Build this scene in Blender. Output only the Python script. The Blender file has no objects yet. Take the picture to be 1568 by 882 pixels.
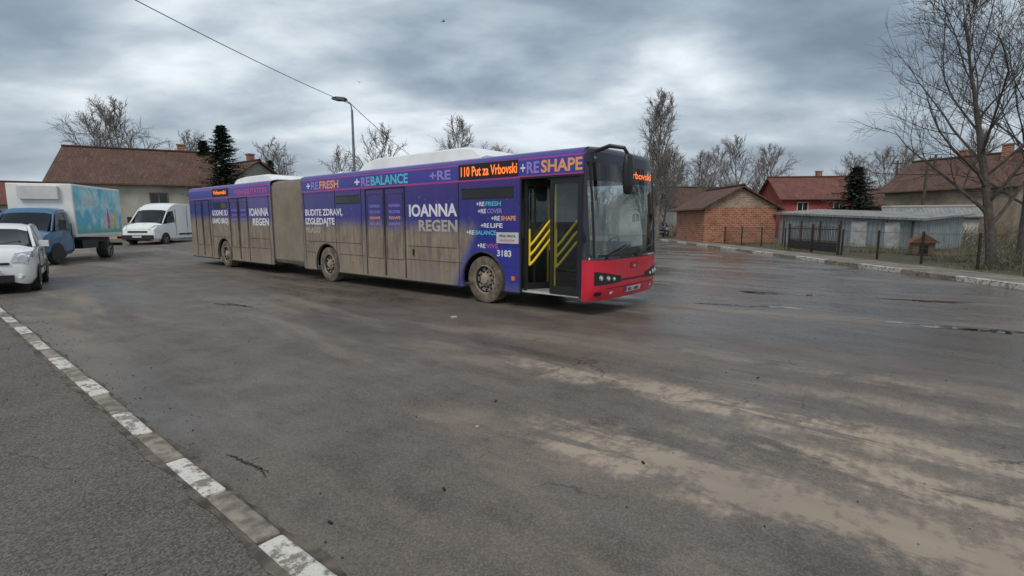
import bpy, math, random
from mathutils import Vector, Matrix
R = math.radians
scene = bpy.context.scene
random.seed(7)

# ---------------------------------------------------------------- node helpers
def new_mat(name):
    m = bpy.data.materials.new(name); m.use_nodes = True
    nt = m.node_tree; b = nt.nodes['Principled BSDF']
    return m, nt, b
def nd(nt, t, **kw):
    n = nt.nodes.new(t)
    for k, v in kw.items(): setattr(n, k, v)
    return n
def math_n(nt, op, a, b=None, c=None, clamp=False):
    n = nd(nt, 'ShaderNodeMath', operation=op); n.use_clamp = clamp
    for i, x in enumerate((a, b, c)):
        if x is None: continue
        if isinstance(x, (int, float)): n.inputs[i].default_value = x
        else: nt.links.new(x, n.inputs[i])
    return n.outputs[0]
def mixc(nt, fac, a, b, mode='MIX'):
    n = nd(nt, 'ShaderNodeMix', data_type='RGBA', blend_type=mode)
    def s(i, x):
        if isinstance(x, (int, float)): n.inputs[i].default_value = x
        elif isinstance(x, tuple): n.inputs[i].default_value = (x[0], x[1], x[2], 1)
        else: nt.links.new(x, n.inputs[i])
    s(0, fac); s(6, a); s(7, b)
    return n.outputs[2]
def ramp(nt, fac, stops):
    n = nd(nt, 'ShaderNodeValToRGB'); cr = n.color_ramp
    while len(cr.elements) < len(stops): cr.elements.new(0.5)
    for e, (p, c) in zip(cr.elements, stops):
        e.position = p; e.color = (c, c, c, 1) if isinstance(c, (int, float)) else (c[0], c[1], c[2], 1)
    nt.links.new(fac, n.inputs[0]); return n.outputs[0]
def noise(nt, vec, scale, detail=4, rough=0.55, dist=0):
    n = nd(nt, 'ShaderNodeTexNoise'); n.inputs['Scale'].default_value = scale
    n.inputs['Detail'].default_value = detail; n.inputs['Roughness'].default_value = rough
    n.inputs['Distortion'].default_value = dist
    nt.links.new(vec, n.inputs['Vector']); return n.outputs[0]
def smooth(nt, val, a, b):
    n = nd(nt, 'ShaderNodeMapRange', interpolation_type='SMOOTHSTEP')
    nt.links.new(val, n.inputs[0]) if not isinstance(val, (int, float)) else None
    n.inputs[1].default_value = a; n.inputs[2].default_value = b
    return n.outputs[0]
def coord(nt, which='Object'):
    return nd(nt, 'ShaderNodeTexCoord').outputs[which]
def mapping(nt, vec, scale=(1, 1, 1), rot=(0, 0, 0), loc=(0, 0, 0)):
    n = nd(nt, 'ShaderNodeMapping'); n.inputs['Scale'].default_value = scale
    n.inputs['Rotation'].default_value = rot; n.inputs['Location'].default_value = loc
    nt.links.new(vec, n.inputs[0]); return n.outputs[0]
def bump(nt, b, h, strength=0.3, dist=0.02):
    n = nd(nt, 'ShaderNodeBump'); n.inputs['Strength'].default_value = strength
    n.inputs['Distance'].default_value = dist
    nt.links.new(h, n.inputs['Height']); nt.links.new(n.outputs[0], b.inputs['Normal'])
def simple(name, col, rough=0.6, var=0.25, scale=3.0, metallic=0, bmp=0.0, coat=0, dirt=0.0, dz=0.6):
    m, nt, b = new_mat(name); o = coord(nt)
    n = noise(nt, o, scale, 4, 0.6)
    dark = tuple(c*(1-var) for c in col); lite = tuple(min(1, c*(1+var)) for c in col)
    c = mixc(nt, smooth(nt, n, .3, .7), dark, lite)
    if dirt > 0:
        s = nd(nt, 'ShaderNodeSeparateXYZ'); nt.links.new(o, s.inputs[0])
        z = math_n(nt, 'ADD', s.outputs[2], math_n(nt, 'MULTIPLY', math_n(nt, 'SUBTRACT', n, .5), .6))
        f = math_n(nt, 'MULTIPLY', smooth(nt, z, dz, dz-.5), dirt)
        c = mixc(nt, f, c, (.17, .145, .12))
    nt.links.new(c, b.inputs['Base Color'])
    b.inputs['Roughness'].default_value = rough; b.inputs['Metallic'].default_value = metallic
    b.inputs['Coat Weight'].default_value = coat
    if bmp: bump(nt, b, noise(nt, o, scale*8, 3), bmp)
    return m
def emis(name, col, st):
    m, nt, b = new_mat(name); b.inputs['Base Color'].default_value = (*col, 1)
    b.inputs['Emission Color'].default_value = (*col, 1); b.inputs['Emission Strength'].default_value = st
    return m
def thin_glass(name, tint, rough=.02, base=.05):
    m = bpy.data.materials.new(name); m.use_nodes = True; nt = m.node_tree; nt.nodes.clear()
    out = nd(nt, 'ShaderNodeOutputMaterial'); mx = nd(nt, 'ShaderNodeMixShader')
    lw = nd(nt, 'ShaderNodeLayerWeight'); lw.inputs[0].default_value = .5
    tr = nd(nt, 'ShaderNodeBsdfTransparent'); tr.inputs[0].default_value = (*tint, 1); gl = nd(nt, 'ShaderNodeBsdfGlossy'); gl.inputs['Roughness'].default_value = rough
    f = math_n(nt, 'POWER', lw.outputs['Facing'], 4.0); n = noise(nt, coord(nt), 1.5, 3)
    f = math_n(nt, 'MULTIPLY_ADD', f, .85, base); f = math_n(nt, 'ADD', f, math_n(nt, 'MULTIPLY', n, .03), clamp=True)
    nt.links.new(f, mx.inputs[0]); nt.links.new(tr.outputs[0], mx.inputs[1]); nt.links.new(gl.outputs[0], mx.inputs[2]); nt.links.new(mx.outputs[0], out.inputs[0])
    return m

# ---------------------------------------------------------------- mesh builder
class MB:
    def __init__(s): s.v = []; s.f = []; s.m = []
    def add(s, vs, fs, mi=0):
        o = len(s.v); s.v += [tuple(v) for v in vs]
        for k, f in enumerate(fs):
            s.f.append(tuple(i+o for i in f)); s.m.append(mi if isinstance(mi, int) else mi[k])
    def box(s, c, d, mi=0, rot=None):
        vs = [Vector((x*d[0]/2, y*d[1]/2, z*d[2]/2)) for x in (-1, 1) for y in (-1, 1) for z in (-1, 1)]
        if rot: M = Matrix.Rotation(rot[0], 3, rot[1]); vs = [M @ v for v in vs]
        vs = [v+Vector(c) for v in vs]
        s.add(vs, [(0, 1, 3, 2), (4, 6, 7, 5), (0, 4, 5, 1), (2, 3, 7, 6), (0, 2, 6, 4), (1, 5, 7, 3)], mi)
    def tube(s, pts, rad, n=6, mi=0, cap=True):
        pts = [Vector(p) for p in pts]
        if isinstance(rad, (int, float)): rad = [rad]*len(pts)
        rings = []; ref = None
        for i, p in enumerate(pts):
            d = (pts[min(i+1, len(pts)-1)]-pts[max(i-1, 0)]).normalized()
            if ref is None or abs(ref.dot(d)) > .98: ref = Vector((0, 0, 1)) if abs(d.z) < .9 else Vector((1, 0, 0))
            a = d.cross(ref).normalized(); b2 = d.cross(a)
            rings.append([p+(a*math.cos(2*math.pi*k/n)+b2*math.sin(2*math.pi*k/n))*rad[i] for k in range(n)])
        vs = [v for r in rings for v in r]; fs = []
        for i in range(len(rings)-1):
            for k in range(n):
                fs.append((i*n+k, i*n+(k+1) % n, (i+1)*n+(k+1) % n, (i+1)*n+k))
        if cap: fs.append(tuple(range(n))[::-1]); fs.append(tuple(range((len(rings)-1)*n, len(rings)*n)))
        s.add(vs, fs, mi)
    def lathe_y(s, prof, c, n=32, mi=0):
        vs = []; fs = []; ms = []
        for (y, r) in prof:
            for k in range(n):
                a = 2*math.pi*k/n; vs.append((c[0]+r*math.cos(a), c[1]+y, c[2]+r*math.sin(a)))
        for i in range(len(prof)-1):
            for k in range(n):
                fs.append((i*n+k, i*n+(k+1) % n, (i+1)*n+(k+1) % n, (i+1)*n+k)); ms.append(mi if isinstance(mi, int) else mi[i])
        s.add(vs, fs, ms)
    def loft(s, rings, closed=True, mf=lambda i, j: 0, caps=(True, True), capm=0):
        n = len(rings[0]); vs = [v for r in rings for v in r]; fs = []; ms = []
        for i in range(len(rings)-1):
            for k in range(n if closed else n-1):
                fs.append((i*n+k, i*n+(k+1) % n, (i+1)*n+(k+1) % n, (i+1)*n+k)); ms.append(mf(i, k))
        if closed and caps[0]: fs.append(tuple(range(n))[::-1]); ms.append(capm)
        if closed and caps[1]: fs.append(tuple(range((len(rings)-1)*n, len(rings)*n))); ms.append(capm)
        s.add(vs, fs, ms)
    def prism(s, poly, y0, y1, mi=0):
        n = len(poly)
        vs = [(p[0], y0, p[1]) for p in poly]+[(p[0], y1, p[1]) for p in poly]
        fs = [tuple(range(n)), tuple(range(n, 2*n))[::-1]]+[(i, i+n, (i+1) % n+n, (i+1) % n) for i in range(n)]
        s.add(vs, fs, mi)
    def obj(s, name, mats, parent=None, smooth_=False, bevel=0, uv=False, loc=(0, 0, 0), rz=0, auto=35, recalc=True):
        me = bpy.data.meshes.new(name); me.from_pydata(s.v, [], s.f)
        for m in mats: me.materials.append(m)
        me.polygons.foreach_set('material_index', s.m)
        if recalc:
            import bmesh
            bm = bmesh.new(); bm.from_mesh(me); bmesh.ops.recalc_face_normals(bm, faces=bm.faces)
            big = [f for f in bm.faces if len(f.verts) > 5]
            if big: bmesh.ops.triangulate(bm, faces=big)
            bm.to_mesh(me); bm.free()
        if uv:
            l = me.uv_layers.new(name='UVMap')
            for p in me.polygons:
                nrm = p.normal; t = Vector((0, 0, 1)).cross(nrm)
                t = t.normalized() if t.length > .05 else Vector((1, 0, 0)); b2 = nrm.cross(t)
                for li in p.loop_indices:
                    co = me.vertices[me.loops[li].vertex_index].co
                    l.data[li].uv = (co.dot(t), co.dot(b2))
        o = bpy.data.objects.new(name, me); scene.collection.objects.link(o)
        if smooth_:
            me.polygons.foreach_set('use_smooth', [True]*len(me.polygons))
            try: me.set_sharp_from_angle(angle=R(auto))
            except Exception: pass
        me.update()
        if bevel:
            bv = o.modifiers.new('bevel', 'BEVEL'); bv.width = bevel; bv.segments = 2; bv.limit_method = 'ANGLE'
        o.location = loc; o.rotation_euler[2] = rz
        if parent: o.parent = parent
        return o
def empty(name, loc, rz=0):
    e = bpy.data.objects.new(name, None); e.empty_display_size = .3
    scene.collection.objects.link(e); e.location = loc; e.rotation_euler[2] = rz; return e
TEXTS = []
def text(body, parent, x, y, z, width, cap, mat, rot=(R(90), 0, 0), name='lettering', bold=.012, align='LEFT'):
    c = bpy.data.curves.new(name, 'FONT'); c.body = body; c.size = cap/.72; c.offset = bold*cap/.55
    c.extrude = .001; c.align_x = align; c.align_y = 'BOTTOM_BASELINE'; c.materials.append(mat); c.resolution_u = 3
    o = bpy.data.objects.new(name, c); scene.collection.objects.link(o)
    o.location = (x, y, z); o.rotation_euler = rot; o.parent = parent
    TEXTS.append((o, width)); return o

# ---------------------------------------------------------------- terrain
def sst(t): t = max(0, min(1, t)); return t*t*(3-2*t)
def H(x, y):
    return 0.3*sst((y-24)/9)*sst((-x-3)/8)

def asphalt(name, pav=False):
    m, nt, b = new_mat(name); o = coord(nt)
    s = nd(nt, 'ShaderNodeSeparateXYZ'); nt.links.new(o, s.inputs[0]); X, Y = s.outputs[0], s.outputs[1]
    A = math_n(nt, 'SUBTRACT', math_n(nt, 'MULTIPLY', X, .770), math_n(nt, 'MULTIPLY', Y, .637))
    B = math_n(nt, 'ADD', math_n(nt, 'MULTIPLY', X, .637), math_n(nt, 'MULTIPLY', Y, .770))
    cx = nd(nt, 'ShaderNodeCombineXYZ'); nt.links.new(A, cx.inputs[0]); nt.links.new(B, cx.inputs[1])
    ab = cx.outputs[0]
    big = noise(nt, o, .25, 4, .6); mid = noise(nt, o, 1.6, 7, .7); fine = noise(nt, o, 70, 2, .7)
    grit = nd(nt, 'ShaderNodeTexVoronoi'); grit.inputs['Scale'].default_value = 110; nt.links.new(o, grit.inputs['Vector'])
    streak = noise(nt, mapping(nt, ab, (.5, 2.2, 1)), 1.0, 7, .72, .6)
    if pav: c0, c1 = (.054, .043, .035), (.138, .112, .091)
    else: c0, c1 = (.080, .066, .055), (.160, .133, .112)
    c = mixc(nt, smooth(nt, mid, .32, .68), c0, c1)
    c = mixc(nt, math_n(nt, 'MULTIPLY', smooth(nt, streak, .42, .62), .6), c, (.185, .150, .122) if not pav else (.112, .091, .074))
    gr = smooth(nt, grit.outputs['Color'], .2, 1.0)
    c = mixc(nt, .33 if not pav else .5, c, mixc(nt, gr, (.038, .031, .026), (.29, .24, .20)), 'MIX')
    c = mixc(nt, math_n(nt, 'MULTIPLY', smooth(nt, fine, .55, .75), .4), c, (.038, .031, .027))
    wet = smooth(nt, big, .42, .6)
    rough = math_n(nt, 'MULTIPLY_ADD', wet, -.22, .72)
    if not pav:
        bb = math_n(nt, 'ADD', B, math_n(nt, 'MULTIPLY', math_n(nt, 'SUBTRACT', mid, .5), 1.1))
        bb = math_n(nt, 'ADD', bb, math_n(nt, 'MULTIPLY', math_n(nt, 'SUBTRACT', big, .5), .9))
        def band(bc, bw, a0, a1, k):
            d = math_n(nt, 'ABSOLUTE', math_n(nt, 'SUBTRACT', bb, bc))
            return math_n(nt, 'MULTIPLY', math_n(nt, 'MULTIPLY', smooth(nt, d, bw, bw*.1), smooth(nt, A, a0, a1)), k)
        t = band(3.22, .50, -3.0, -1.4, 1.3)
        for args in ((3.95, .44, -1.8, -.7, .95), (4.65, .42, -5.2, -2.4, .95), (5.6, .3, -2, 0, .5), (2.4, .3, -1.2, 0, .5), (6.4, .4, -4, -2, .4)):
            t = math_n(nt, 'MAXIMUM', t, band(*args))
        n5 = noise(nt, o, 5.5, 5, .7)
        brk = math_n(nt, 'MULTIPLY', smooth(nt, streak, .36, .52), smooth(nt, mid, .34, .52))
        brk = math_n(nt, 'MULTIPLY', brk, math_n(nt, 'MULTIPLY_ADD', smooth(nt, n5, .36, .60), .65, .35))
        wv = nd(nt, 'ShaderNodeTexWave'); wv.inputs['Scale'].default_value = 4.2; wv.inputs['Distortion'].default_value = 5; wv.inputs['Detail'].default_value = 3
        nt.links.new(mapping(nt, ab, (1, .35, 1)), wv.inputs[0])
        brk = math_n(nt, 'MULTIPLY', brk, math_n(nt, 'MULTIPLY_ADD', wv.outputs[0], .25, .8))
        mud = math_n(nt, 'MULTIPLY', t, math_n(nt, 'MULTIPLY', brk, 1.5), clamp=True)
        wide = math_n(nt, 'MULTIPLY', smooth(nt, noise(nt, mapping(nt, ab, (.25, 1.0, 1)), .7, 6, .65, .6), .49, .67), .40)
        mud = math_n(nt, 'MAXIMUM', mud, wide)
        c = mixc(nt, math_n(nt, 'MULTIPLY', mud, .88), c, (.41, .325, .25))
        wx = math_n(nt, 'MULTIPLY', smooth(nt, B, 5.4, 8.0), smooth(nt, X, -.5, 3.0))
        wz = math_n(nt, 'MULTIPLY', wx, smooth(nt, noise(nt, mapping(nt, ab, (.25, .9, 1)), .9, 5, .6, .6), .34, .56))
        wz2 = math_n(nt, 'MULTIPLY', smooth(nt, noise(nt, mapping(nt, ab, (.2, .7, 1)), .8, 4, .6), .47, .64), .75)
        wz = math_n(nt, 'MAXIMUM', wz, wz2)
        c = mixc(nt, math_n(nt, 'MULTIPLY', wz, .45), c, (.042, .034, .029))
        rough = math_n(nt, 'SUBTRACT', rough, math_n(nt, 'MULTIPLY', wz, .48))
        rough = math_n(nt, 'ADD', rough, math_n(nt, 'MULTIPLY', mud, .25), clamp=True)
        rough = math_n(nt, 'MAXIMUM', rough, .12)
    v = nd(nt, 'ShaderNodeTexVoronoi', feature='DISTANCE_TO_EDGE'); v.inputs['Scale'].default_value = .55 if not pav else .9
    dv = nd(nt, 'ShaderNodeVectorMath', operation='ADD'); nt.links.new(o, dv.inputs[0])
    nz = nd(nt, 'ShaderNodeTexNoise'); nz.inputs['Scale'].default_value = 2.2; nz.inputs['Detail'].default_value = 4; nt.links.new(o, nz.inputs['Vector'])
    sc = nd(nt, 'ShaderNodeVectorMath', operation='SCALE'); sc.inputs['Scale'].default_value = .9; nt.links.new(nz.outputs['Color'], sc.inputs[0])
    nt.links.new(sc.outputs[0], dv.inputs[1]); nt.links.new(dv.outputs[0], v.inputs['Vector'])
    cr = math_n(nt, 'MULTIPLY', smooth(nt, v.outputs[0], .010, .002), smooth(nt, big, .50, .60))
    c = mixc(nt, math_n(nt, 'MULTIPLY', cr, .75), c, (.02, .018, .016))
    nt.links.new(c, b.inputs['Base Color']); nt.links.new(rough, b.inputs['Roughness'])
    h = math_n(nt, 'ADD', math_n(nt, 'MULTIPLY', grit.outputs[0], .5), math_n(nt, 'MULTIPLY', fine, .5))
    bump(nt, b, h, .35 if not pav else .7, .006)
    return m
M_road = asphalt('wet_asphalt'); M_pav = asphalt('pavement_asphalt', True)
def earth():
    m, nt, b = new_mat('dry_grass_earth'); o = coord(nt)
    n = noise(nt, o, .5, 5, .65); n2 = noise(nt, o, 12, 4, .7)
    c = mixc(nt, smooth(nt, n, .35, .65), (.15, .12, .08), (.10, .105, .05))
    c = mixc(nt, math_n(nt, 'MULTIPLY', smooth(nt, n2, .4, .7), .7), c, (.065, .052, .036))
    nt.links.new(c, b.inputs['Base Color']); b.inputs['Roughness'].default_value = .95; bump(nt, b, n2, .8, .05); return m
M_earth = earth()
M_conc = simple('kerb_concrete', (.24, .205, .165), .85, .45, 9, bmp=.5)
def worn_white():
    m, nt, b = new_mat('worn_white_paint'); o = coord(nt)
    n = noise(nt, o, 11, 9, .78); n2 = noise(nt, o, 60, 4, .7)
    c = mixc(nt, smooth(nt, n, .43, .53), (.22, .19, .16), mixc(nt, n2, (.50, .475, .42), (.78, .75, .68)))
    nt.links.new(c, b.inputs['Base Color']); b.inputs['Roughness'].default_value = .8; bump(nt, b, n, .4, .01); return m
M_white_k = worn_white()

def sheet(name, x0, x1, y0, y1, step, zo, mat):
    nx = max(1, round((x1-x0)/step)); ny = max(1, round((y1-y0)/step))
    vs = []; fs = []
    for j in range(ny+1):
        for i in range(nx+1):
            X = x0+(x1-x0)*i/nx; Y = y0+(y1-y0)*j/ny; vs.append((X, Y, H(X, Y)+zo))
    for j in range(ny):
        for i in range(nx):
            a = j*(nx+1)+i; fs.append((a, a+1, a+nx+2, a+nx+1))
    mb = MB(); mb.add(vs, fs); return mb.obj(name, [mat], recalc=False)
sheet('ground', -700, 700, -500, 900, 10, -.10, M_earth)
sheet('road', -60, 12.3, -12, 44, 1, 0, M_road)
sheet('side_road', -60, 34, 44, 57, 1, -.004, M_road)

hd = R(-39.6); ux = Vector((math.cos(hd), math.sin(hd), 0)); uy = Vector((-math.sin(hd), math.cos(hd), 0))
def AB(a, b, z=0): return ux*a+uy*b+Vector((0, 0, z))
mb = MB()
mb.add([AB(-30, .985, .05), AB(8, .985, .05), AB(8, -14, .05), AB(-30, -14, .05)], [(0, 3, 2, 1)])
mb.obj('near_pavement', [M_pav])
mbk = MB(); a = -26.0; i = 0
while a < 4:
    L = .672
    c = AB(a+L/2, 1.06+random.uniform(-.008, .008), -.022+random.uniform(-.010, .006))
    mbk.box(c, (L-.016, .14+random.uniform(-.010, .006), .16), 1 if i % 2 else 0, (hd+random.uniform(-.018, .018), 'Z'))
    a += L; i += 1
mbk.obj('kerb', [M_conc, M_white_k], bevel=.016)
M_dirt = simple('gutter_dirt', (.12, .10, .082), .95, .5, 6, bmp=.8)
def dirt_edge(name, bc, w0, w1, z, n=500):
    mb = MB(); vs = []
    for i in range(n+1):
        a = -26+30*i/n; w = w0+w1*(random.random()*.35+.35*(1+math.sin(a*2.1)*math.sin(a*5.3+1)))
        vs.append(AB(a, bc, z)); vs.append(AB(a, bc+w, z))
    mb.add(vs, [(2*i, 2*i+2, 2*i+3, 2*i+1) for i in range(n)]); mb.obj(name, [M_dirt], recalc=False)
dirt_edge('gutter_dirt', 1.12, .02, .08, .004)
dirt_edge('pavement_edge_dirt', .99, -.01, -.06, .054)
M_crack = simple('crack_dark', (.018, .016, .014), .95, .4, 20)
M_crk2 = simple('crack_brown', (.030, .025, .022), .95, .5, 30)
mb = MB()
def crack(pts, w):
    vs = []
    for i, p in enumerate(pts):
        ww = w*(.15+random.random()**1.5)*(math.sin(math.pi*(i+.3)/(len(pts)))+.1)
        vs.append((p[0]-ww*.4, p[1]-ww, .004)); vs.append((p[0]+ww*.4, p[1]+ww*random.uniform(.2, 1), .004))
    mb.add(vs, [(2*i, 2*i+2, 2*i+3, 2*i+1) for i in range(len(pts)-1)])
crack([(-2.04+.012*i+random.uniform(-.006, .006), 3.44-.0075*i+random.uniform(-.010, .010)) for i in range(38)], .020)
crack([(-1.72+.008*i, 3.26-.010*i+random.uniform(-.007, .007)) for i in range(18)], .010)
crack([(-1.85+.010*i, 3.33+.006*i+random.uniform(-.006, .006)) for i in range(12)], .008)
mb.obj('asphalt_crack', [M_crk2], recalc=False)
mw, nt, b = new_mat('puddle_water'); b.inputs['Base Color'].default_value = (.03, .028, .025, 1); b.inputs['Roughness'].default_value = .04
mb = MB()
def blob(cx, cy, rx, ry, rot):
    n = 64; vs = []
    ph = [random.uniform(0, 6) for _ in range(4)]
    for k in range(n):
        t = 2*math.pi*k/n; r = 1+.3*math.sin(3*t+ph[0])+.25*math.sin(5*t+ph[1])+.18*math.sin(11*t+ph[2])+.1*math.sin(17*t+ph[3])
        x, y = rx*r*math.cos(t), ry*r*math.sin(t)
        vs.append((cx+x*math.cos(rot)-y*math.sin(rot), cy+x*math.sin(rot)+y*math.cos(rot), .004))
    mb.add([(cx, cy, .004)]+vs, [(0, k+1, (k+1) % n+1) for k in range(n)])
for (x, y, a_, b_) in ((6.75, 7.75, .36, .10), (7.25, 7.5, .26, .12), (6.3, 8.15, .22, .07), (7.7, 7.35, .2, .06), (-5.5, 9.9, .4, .08), (5.9, 8.5, .15, .04), (8.6, 10.4, .6, .14), (5.2, 9.6, .35, .09), (4.3, 9.9, .5, .10), (6.0, 11.5, .8, .14)):
    blob(x, y, a_, b_, -.4)
mb.obj('puddle', [mw], recalc=False)
mb = MB()
for _ in range(1800):
    a = random.uniform(-16, 6); b_ = random.choice([random.uniform(1.15, 1.5), random.uniform(1.2, 9)]) if random.random() < .5 else random.uniform(-3, .95)
    p = AB(a, b_, .05 if b_ < 1 else 0); r = random.uniform(.002, .008)
    mb.tube([p, p+Vector((random.uniform(-r, r), random.uniform(-r, r), r*1.2))], [r, r*.6], 5, random.choice([0, 0, 1]))
for (u, v) in ((-.42, 2.95), (-.15, 4.5), (.9, 3.3), (-1.0, 2.6), (2.6, 5.2)):
    mb.box((u, v, .006), (.035, .014, .008), 2, (random.random()*3, 'Z'))
mb.box((-1.0, 8.6, .012), (.10, .05, .02), 3, (.4, 'Z'))
mb.box((-.28, 3.9, .012), (.02, .02, .01), 3, (.4, 'Z'))
mb.obj('road_litter', [simple('pebble', (.20, .175, .15), .9), simple('pebble_dark', (.05, .045, .04), .9), simple('twig', (.02, .015, .012), .9), simple('paper', (.6, .6, .58), .8)], recalc=False)

mbk = MB(); y = 2.0; i = 0
while y < 43:
    mbk.box((12.38, y+.5, .02+random.uniform(-.012, .006)), (.17, .985, .24), 1 if (i//2) % 2 else 0, (random.uniform(-.006, .006), 'Z')); y += 1.0; i += 1
mbk.obj('kerb', [M_conc, M_white_k], bevel=.015)
M_side = simple('sidewalk_concrete', (.20, .172, .145), .85, .35, 1.3, bmp=.4)
mb = MB()
for k in range(28):
    y0 = 2+k*1.5; mb.box((13.33, y0+.75, .05), (1.7, 1.485, .12), 0)
mb.obj('sidewalk', [M_side], bevel=.006)
sheet('verge', 14.19, 120, -5, 43.9, 2, .07, M_earth)

def blades(name, n, region, hmin, hmax, cols, z=.07):
    mb = MB()
    for _ in range(n):
        x, y = region(); h = random.uniform(hmin, hmax)*random.random()**.4; t = random.uniform(0, 6.28); w = random.uniform(.006, .016)
        dx, dy = math.cos(t), math.sin(t); lx, ly = random.uniform(-.5, .5)*h, random.uniform(-.5, .5)*h
        mb.add([(x-dx*w, y-dy*w, z), (x+dx*w, y+dy*w, z), (x+lx, y+ly, z+h)], [(0, 1, 2)], random.randrange(len(cols)))
    return mb.obj(name, cols, recalc=False)
Mg = [simple('straw', (.26, .215, .13), .9), simple('grass_green', (.09, .105, .04), .9), simple('grass_brown', (.12, .095, .06), .9)]
cl = [(random.uniform(14.4, 28), random.uniform(9, 36), random.uniform(.3, 1.4)) for _ in range(90)]
def reg():
    c = random.choice(cl); return (max(14.3, random.gauss(c[0], c[2])), random.gauss(c[1], c[2]))
blades('grass', 24000, reg, .05, .28, Mg)

# ---------------------------------------------------------------- trees
def bark(name, c):
    return simple(name, c, .95, .35, 6)
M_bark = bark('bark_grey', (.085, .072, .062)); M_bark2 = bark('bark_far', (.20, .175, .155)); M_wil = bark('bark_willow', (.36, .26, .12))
def tree_mesh(name, seed, Ht, spread, trunk_r, n1, n2, n3, n4, up=.25, base=.25, multi=1, mat=None, minr=.006, a1=50, lean=0, prof='cone', trop=.12):
    rnd = random.Random(seed); mb = MB()
    def walk(p, d, L, r0, r1, seg, sides, trop, wob):
        pts = [p.copy()]; rs = [r0]; dd = d.normalized(); dirs = [dd.copy()]
        for i in range(seg):
            dd = (dd+Vector((rnd.gauss(0, wob), rnd.gauss(0, wob), rnd.gauss(0, wob)+trop/seg))).normalized()
            p = p+dd*(L/seg); pts.append(p.copy()); rs.append(r0+(r1-r0)*(i+1)/seg); dirs.append(dd.copy())
        mb.tube(pts, rs, sides, 0, cap=False); return pts, rs, dirs
    def at(res, t):
        pts, rs, dirs = res; f = t*(len(pts)-1); i = min(int(f), len(pts)-2); k = f-i
        return pts[i].lerp(pts[i+1], k), rs[i]+(rs[i+1]-rs[i])*k, dirs[i]
    def child_dir(d, ang):
        ref = Vector((rnd.uniform(-1, 1), rnd.uniform(-1, 1), rnd.uniform(-1, 1))); ax = d.cross(ref).normalized()
        return Matrix.Rotation(ang, 3, ax) @ d
    for q in range(multi):
        d0 = Vector((rnd.gauss(0, .04)+lean, rnd.gauss(0, .04), 1)) if multi == 1 else Vector((math.cos(q*2.1+seed)*.22, math.sin(q*2.1+seed)*.22, 1))
        tr = walk(Vector((0, 0, -.1)), d0, Ht*.93, trunk_r*(1 if multi == 1 else .75), trunk_r*.10, 10, 8, trop, .04)
        for i in range(n1):
            t = base+(1-base)*(i+rnd.random())/n1*.97; p, r, d = at(tr, t)
            az = i*2.4+rnd.uniform(-.4, .4)+q; an = R(a1)*(1-.45*t)*rnd.uniform(.8, 1.2)
            dd = Vector((math.cos(az)*math.sin(an), math.sin(az)*math.sin(an), math.cos(an)))
            tt = (t-base)/(1-base)
            k = (1.15-.85*t) if prof == 'cone' else (.62+.55*math.sin(math.pi*min(1, tt*.9+.12)))*(1-.45*tt)
            L = Ht*spread*k*rnd.uniform(.8, 1.15)
            b1 = walk(p, dd, L, max(minr*2, r*.5), minr*1.4, 6, 5, up, .10)
            for j in range(n2):
                t2 = .18+.8*(j+rnd.random())/n2; p2, r2, d2 = at(b1, t2)
                b2 = walk(p2, child_dir(d2, R(rnd.uniform(25, 55))), L*rnd.uniform(.3, .58)*(1.15-.5*t2), max(minr*1.2, r2*.55), minr*.9, 4, 4, up*.7, .12)
                for k in range(n3):
                    t3 = .15+.83*(k+rnd.random())/n3; p3, r3, d3 = at(b2, t3); L3 = L*rnd.uniform(.13, .28)
                    b3 = walk(p3, child_dir(d3, R(rnd.uniform(20, 55))), L3, max(minr*.8, r3*.6), minr*.55, 3, 3, up*.5, .14)
                    for l in range(n4):
                        p4, r4, d4 = at(b3, .2+.75*rnd.random())
                        walk(p4, child_dir(d4, R(rnd.uniform(20, 50))), L3*rnd.uniform(.4, .75), minr*.65, minr*.4, 2, 3, up*.3, .12)
    return mb.obj(name, [mat or M_bark], smooth_=False, recalc=False)
def inst(o, x, y, sc=1, rz=0, z=None, name=None, sz=None):
    n = bpy.data.objects.new(name or o.name.split('.')[0], o.data); scene.collection.objects.link(n)
    n.location = (x, y, H(x, y) if z is None else z); n.scale = (sc, sc, sz or sc); n.rotation_euler[2] = rz; return n
t = tree_mesh('bare_tree', 3, 9.2, .50, .16, 20, 8, 6, 3, up=.55, base=.16, minr=.0075, a1=52, prof='r'); t.location = (16.0, 16.9, .05)
t = tree_mesh('bare_tree', 11, 8.6, .46, .12, 15, 7, 5, 3, up=.5, base=.18, minr=.0075, a1=48, prof='r'); t.location = (18.4, 18.4, .05)
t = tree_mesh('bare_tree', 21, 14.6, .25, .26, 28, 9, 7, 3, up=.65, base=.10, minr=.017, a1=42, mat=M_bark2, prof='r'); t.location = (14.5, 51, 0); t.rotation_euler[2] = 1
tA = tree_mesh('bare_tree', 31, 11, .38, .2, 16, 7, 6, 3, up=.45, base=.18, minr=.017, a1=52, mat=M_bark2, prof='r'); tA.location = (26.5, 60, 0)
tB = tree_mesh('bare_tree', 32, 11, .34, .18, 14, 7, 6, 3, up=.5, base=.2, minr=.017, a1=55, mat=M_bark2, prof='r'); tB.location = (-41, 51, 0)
tC = tree_mesh('bare_tree', 33, 9, .40, .15, 14, 7, 6, 2, up=.4, base=.15, minr=.016, a1=52, mat=M_bark2, prof='r'); tC.location = (-22.2, 50, 0)
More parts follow.
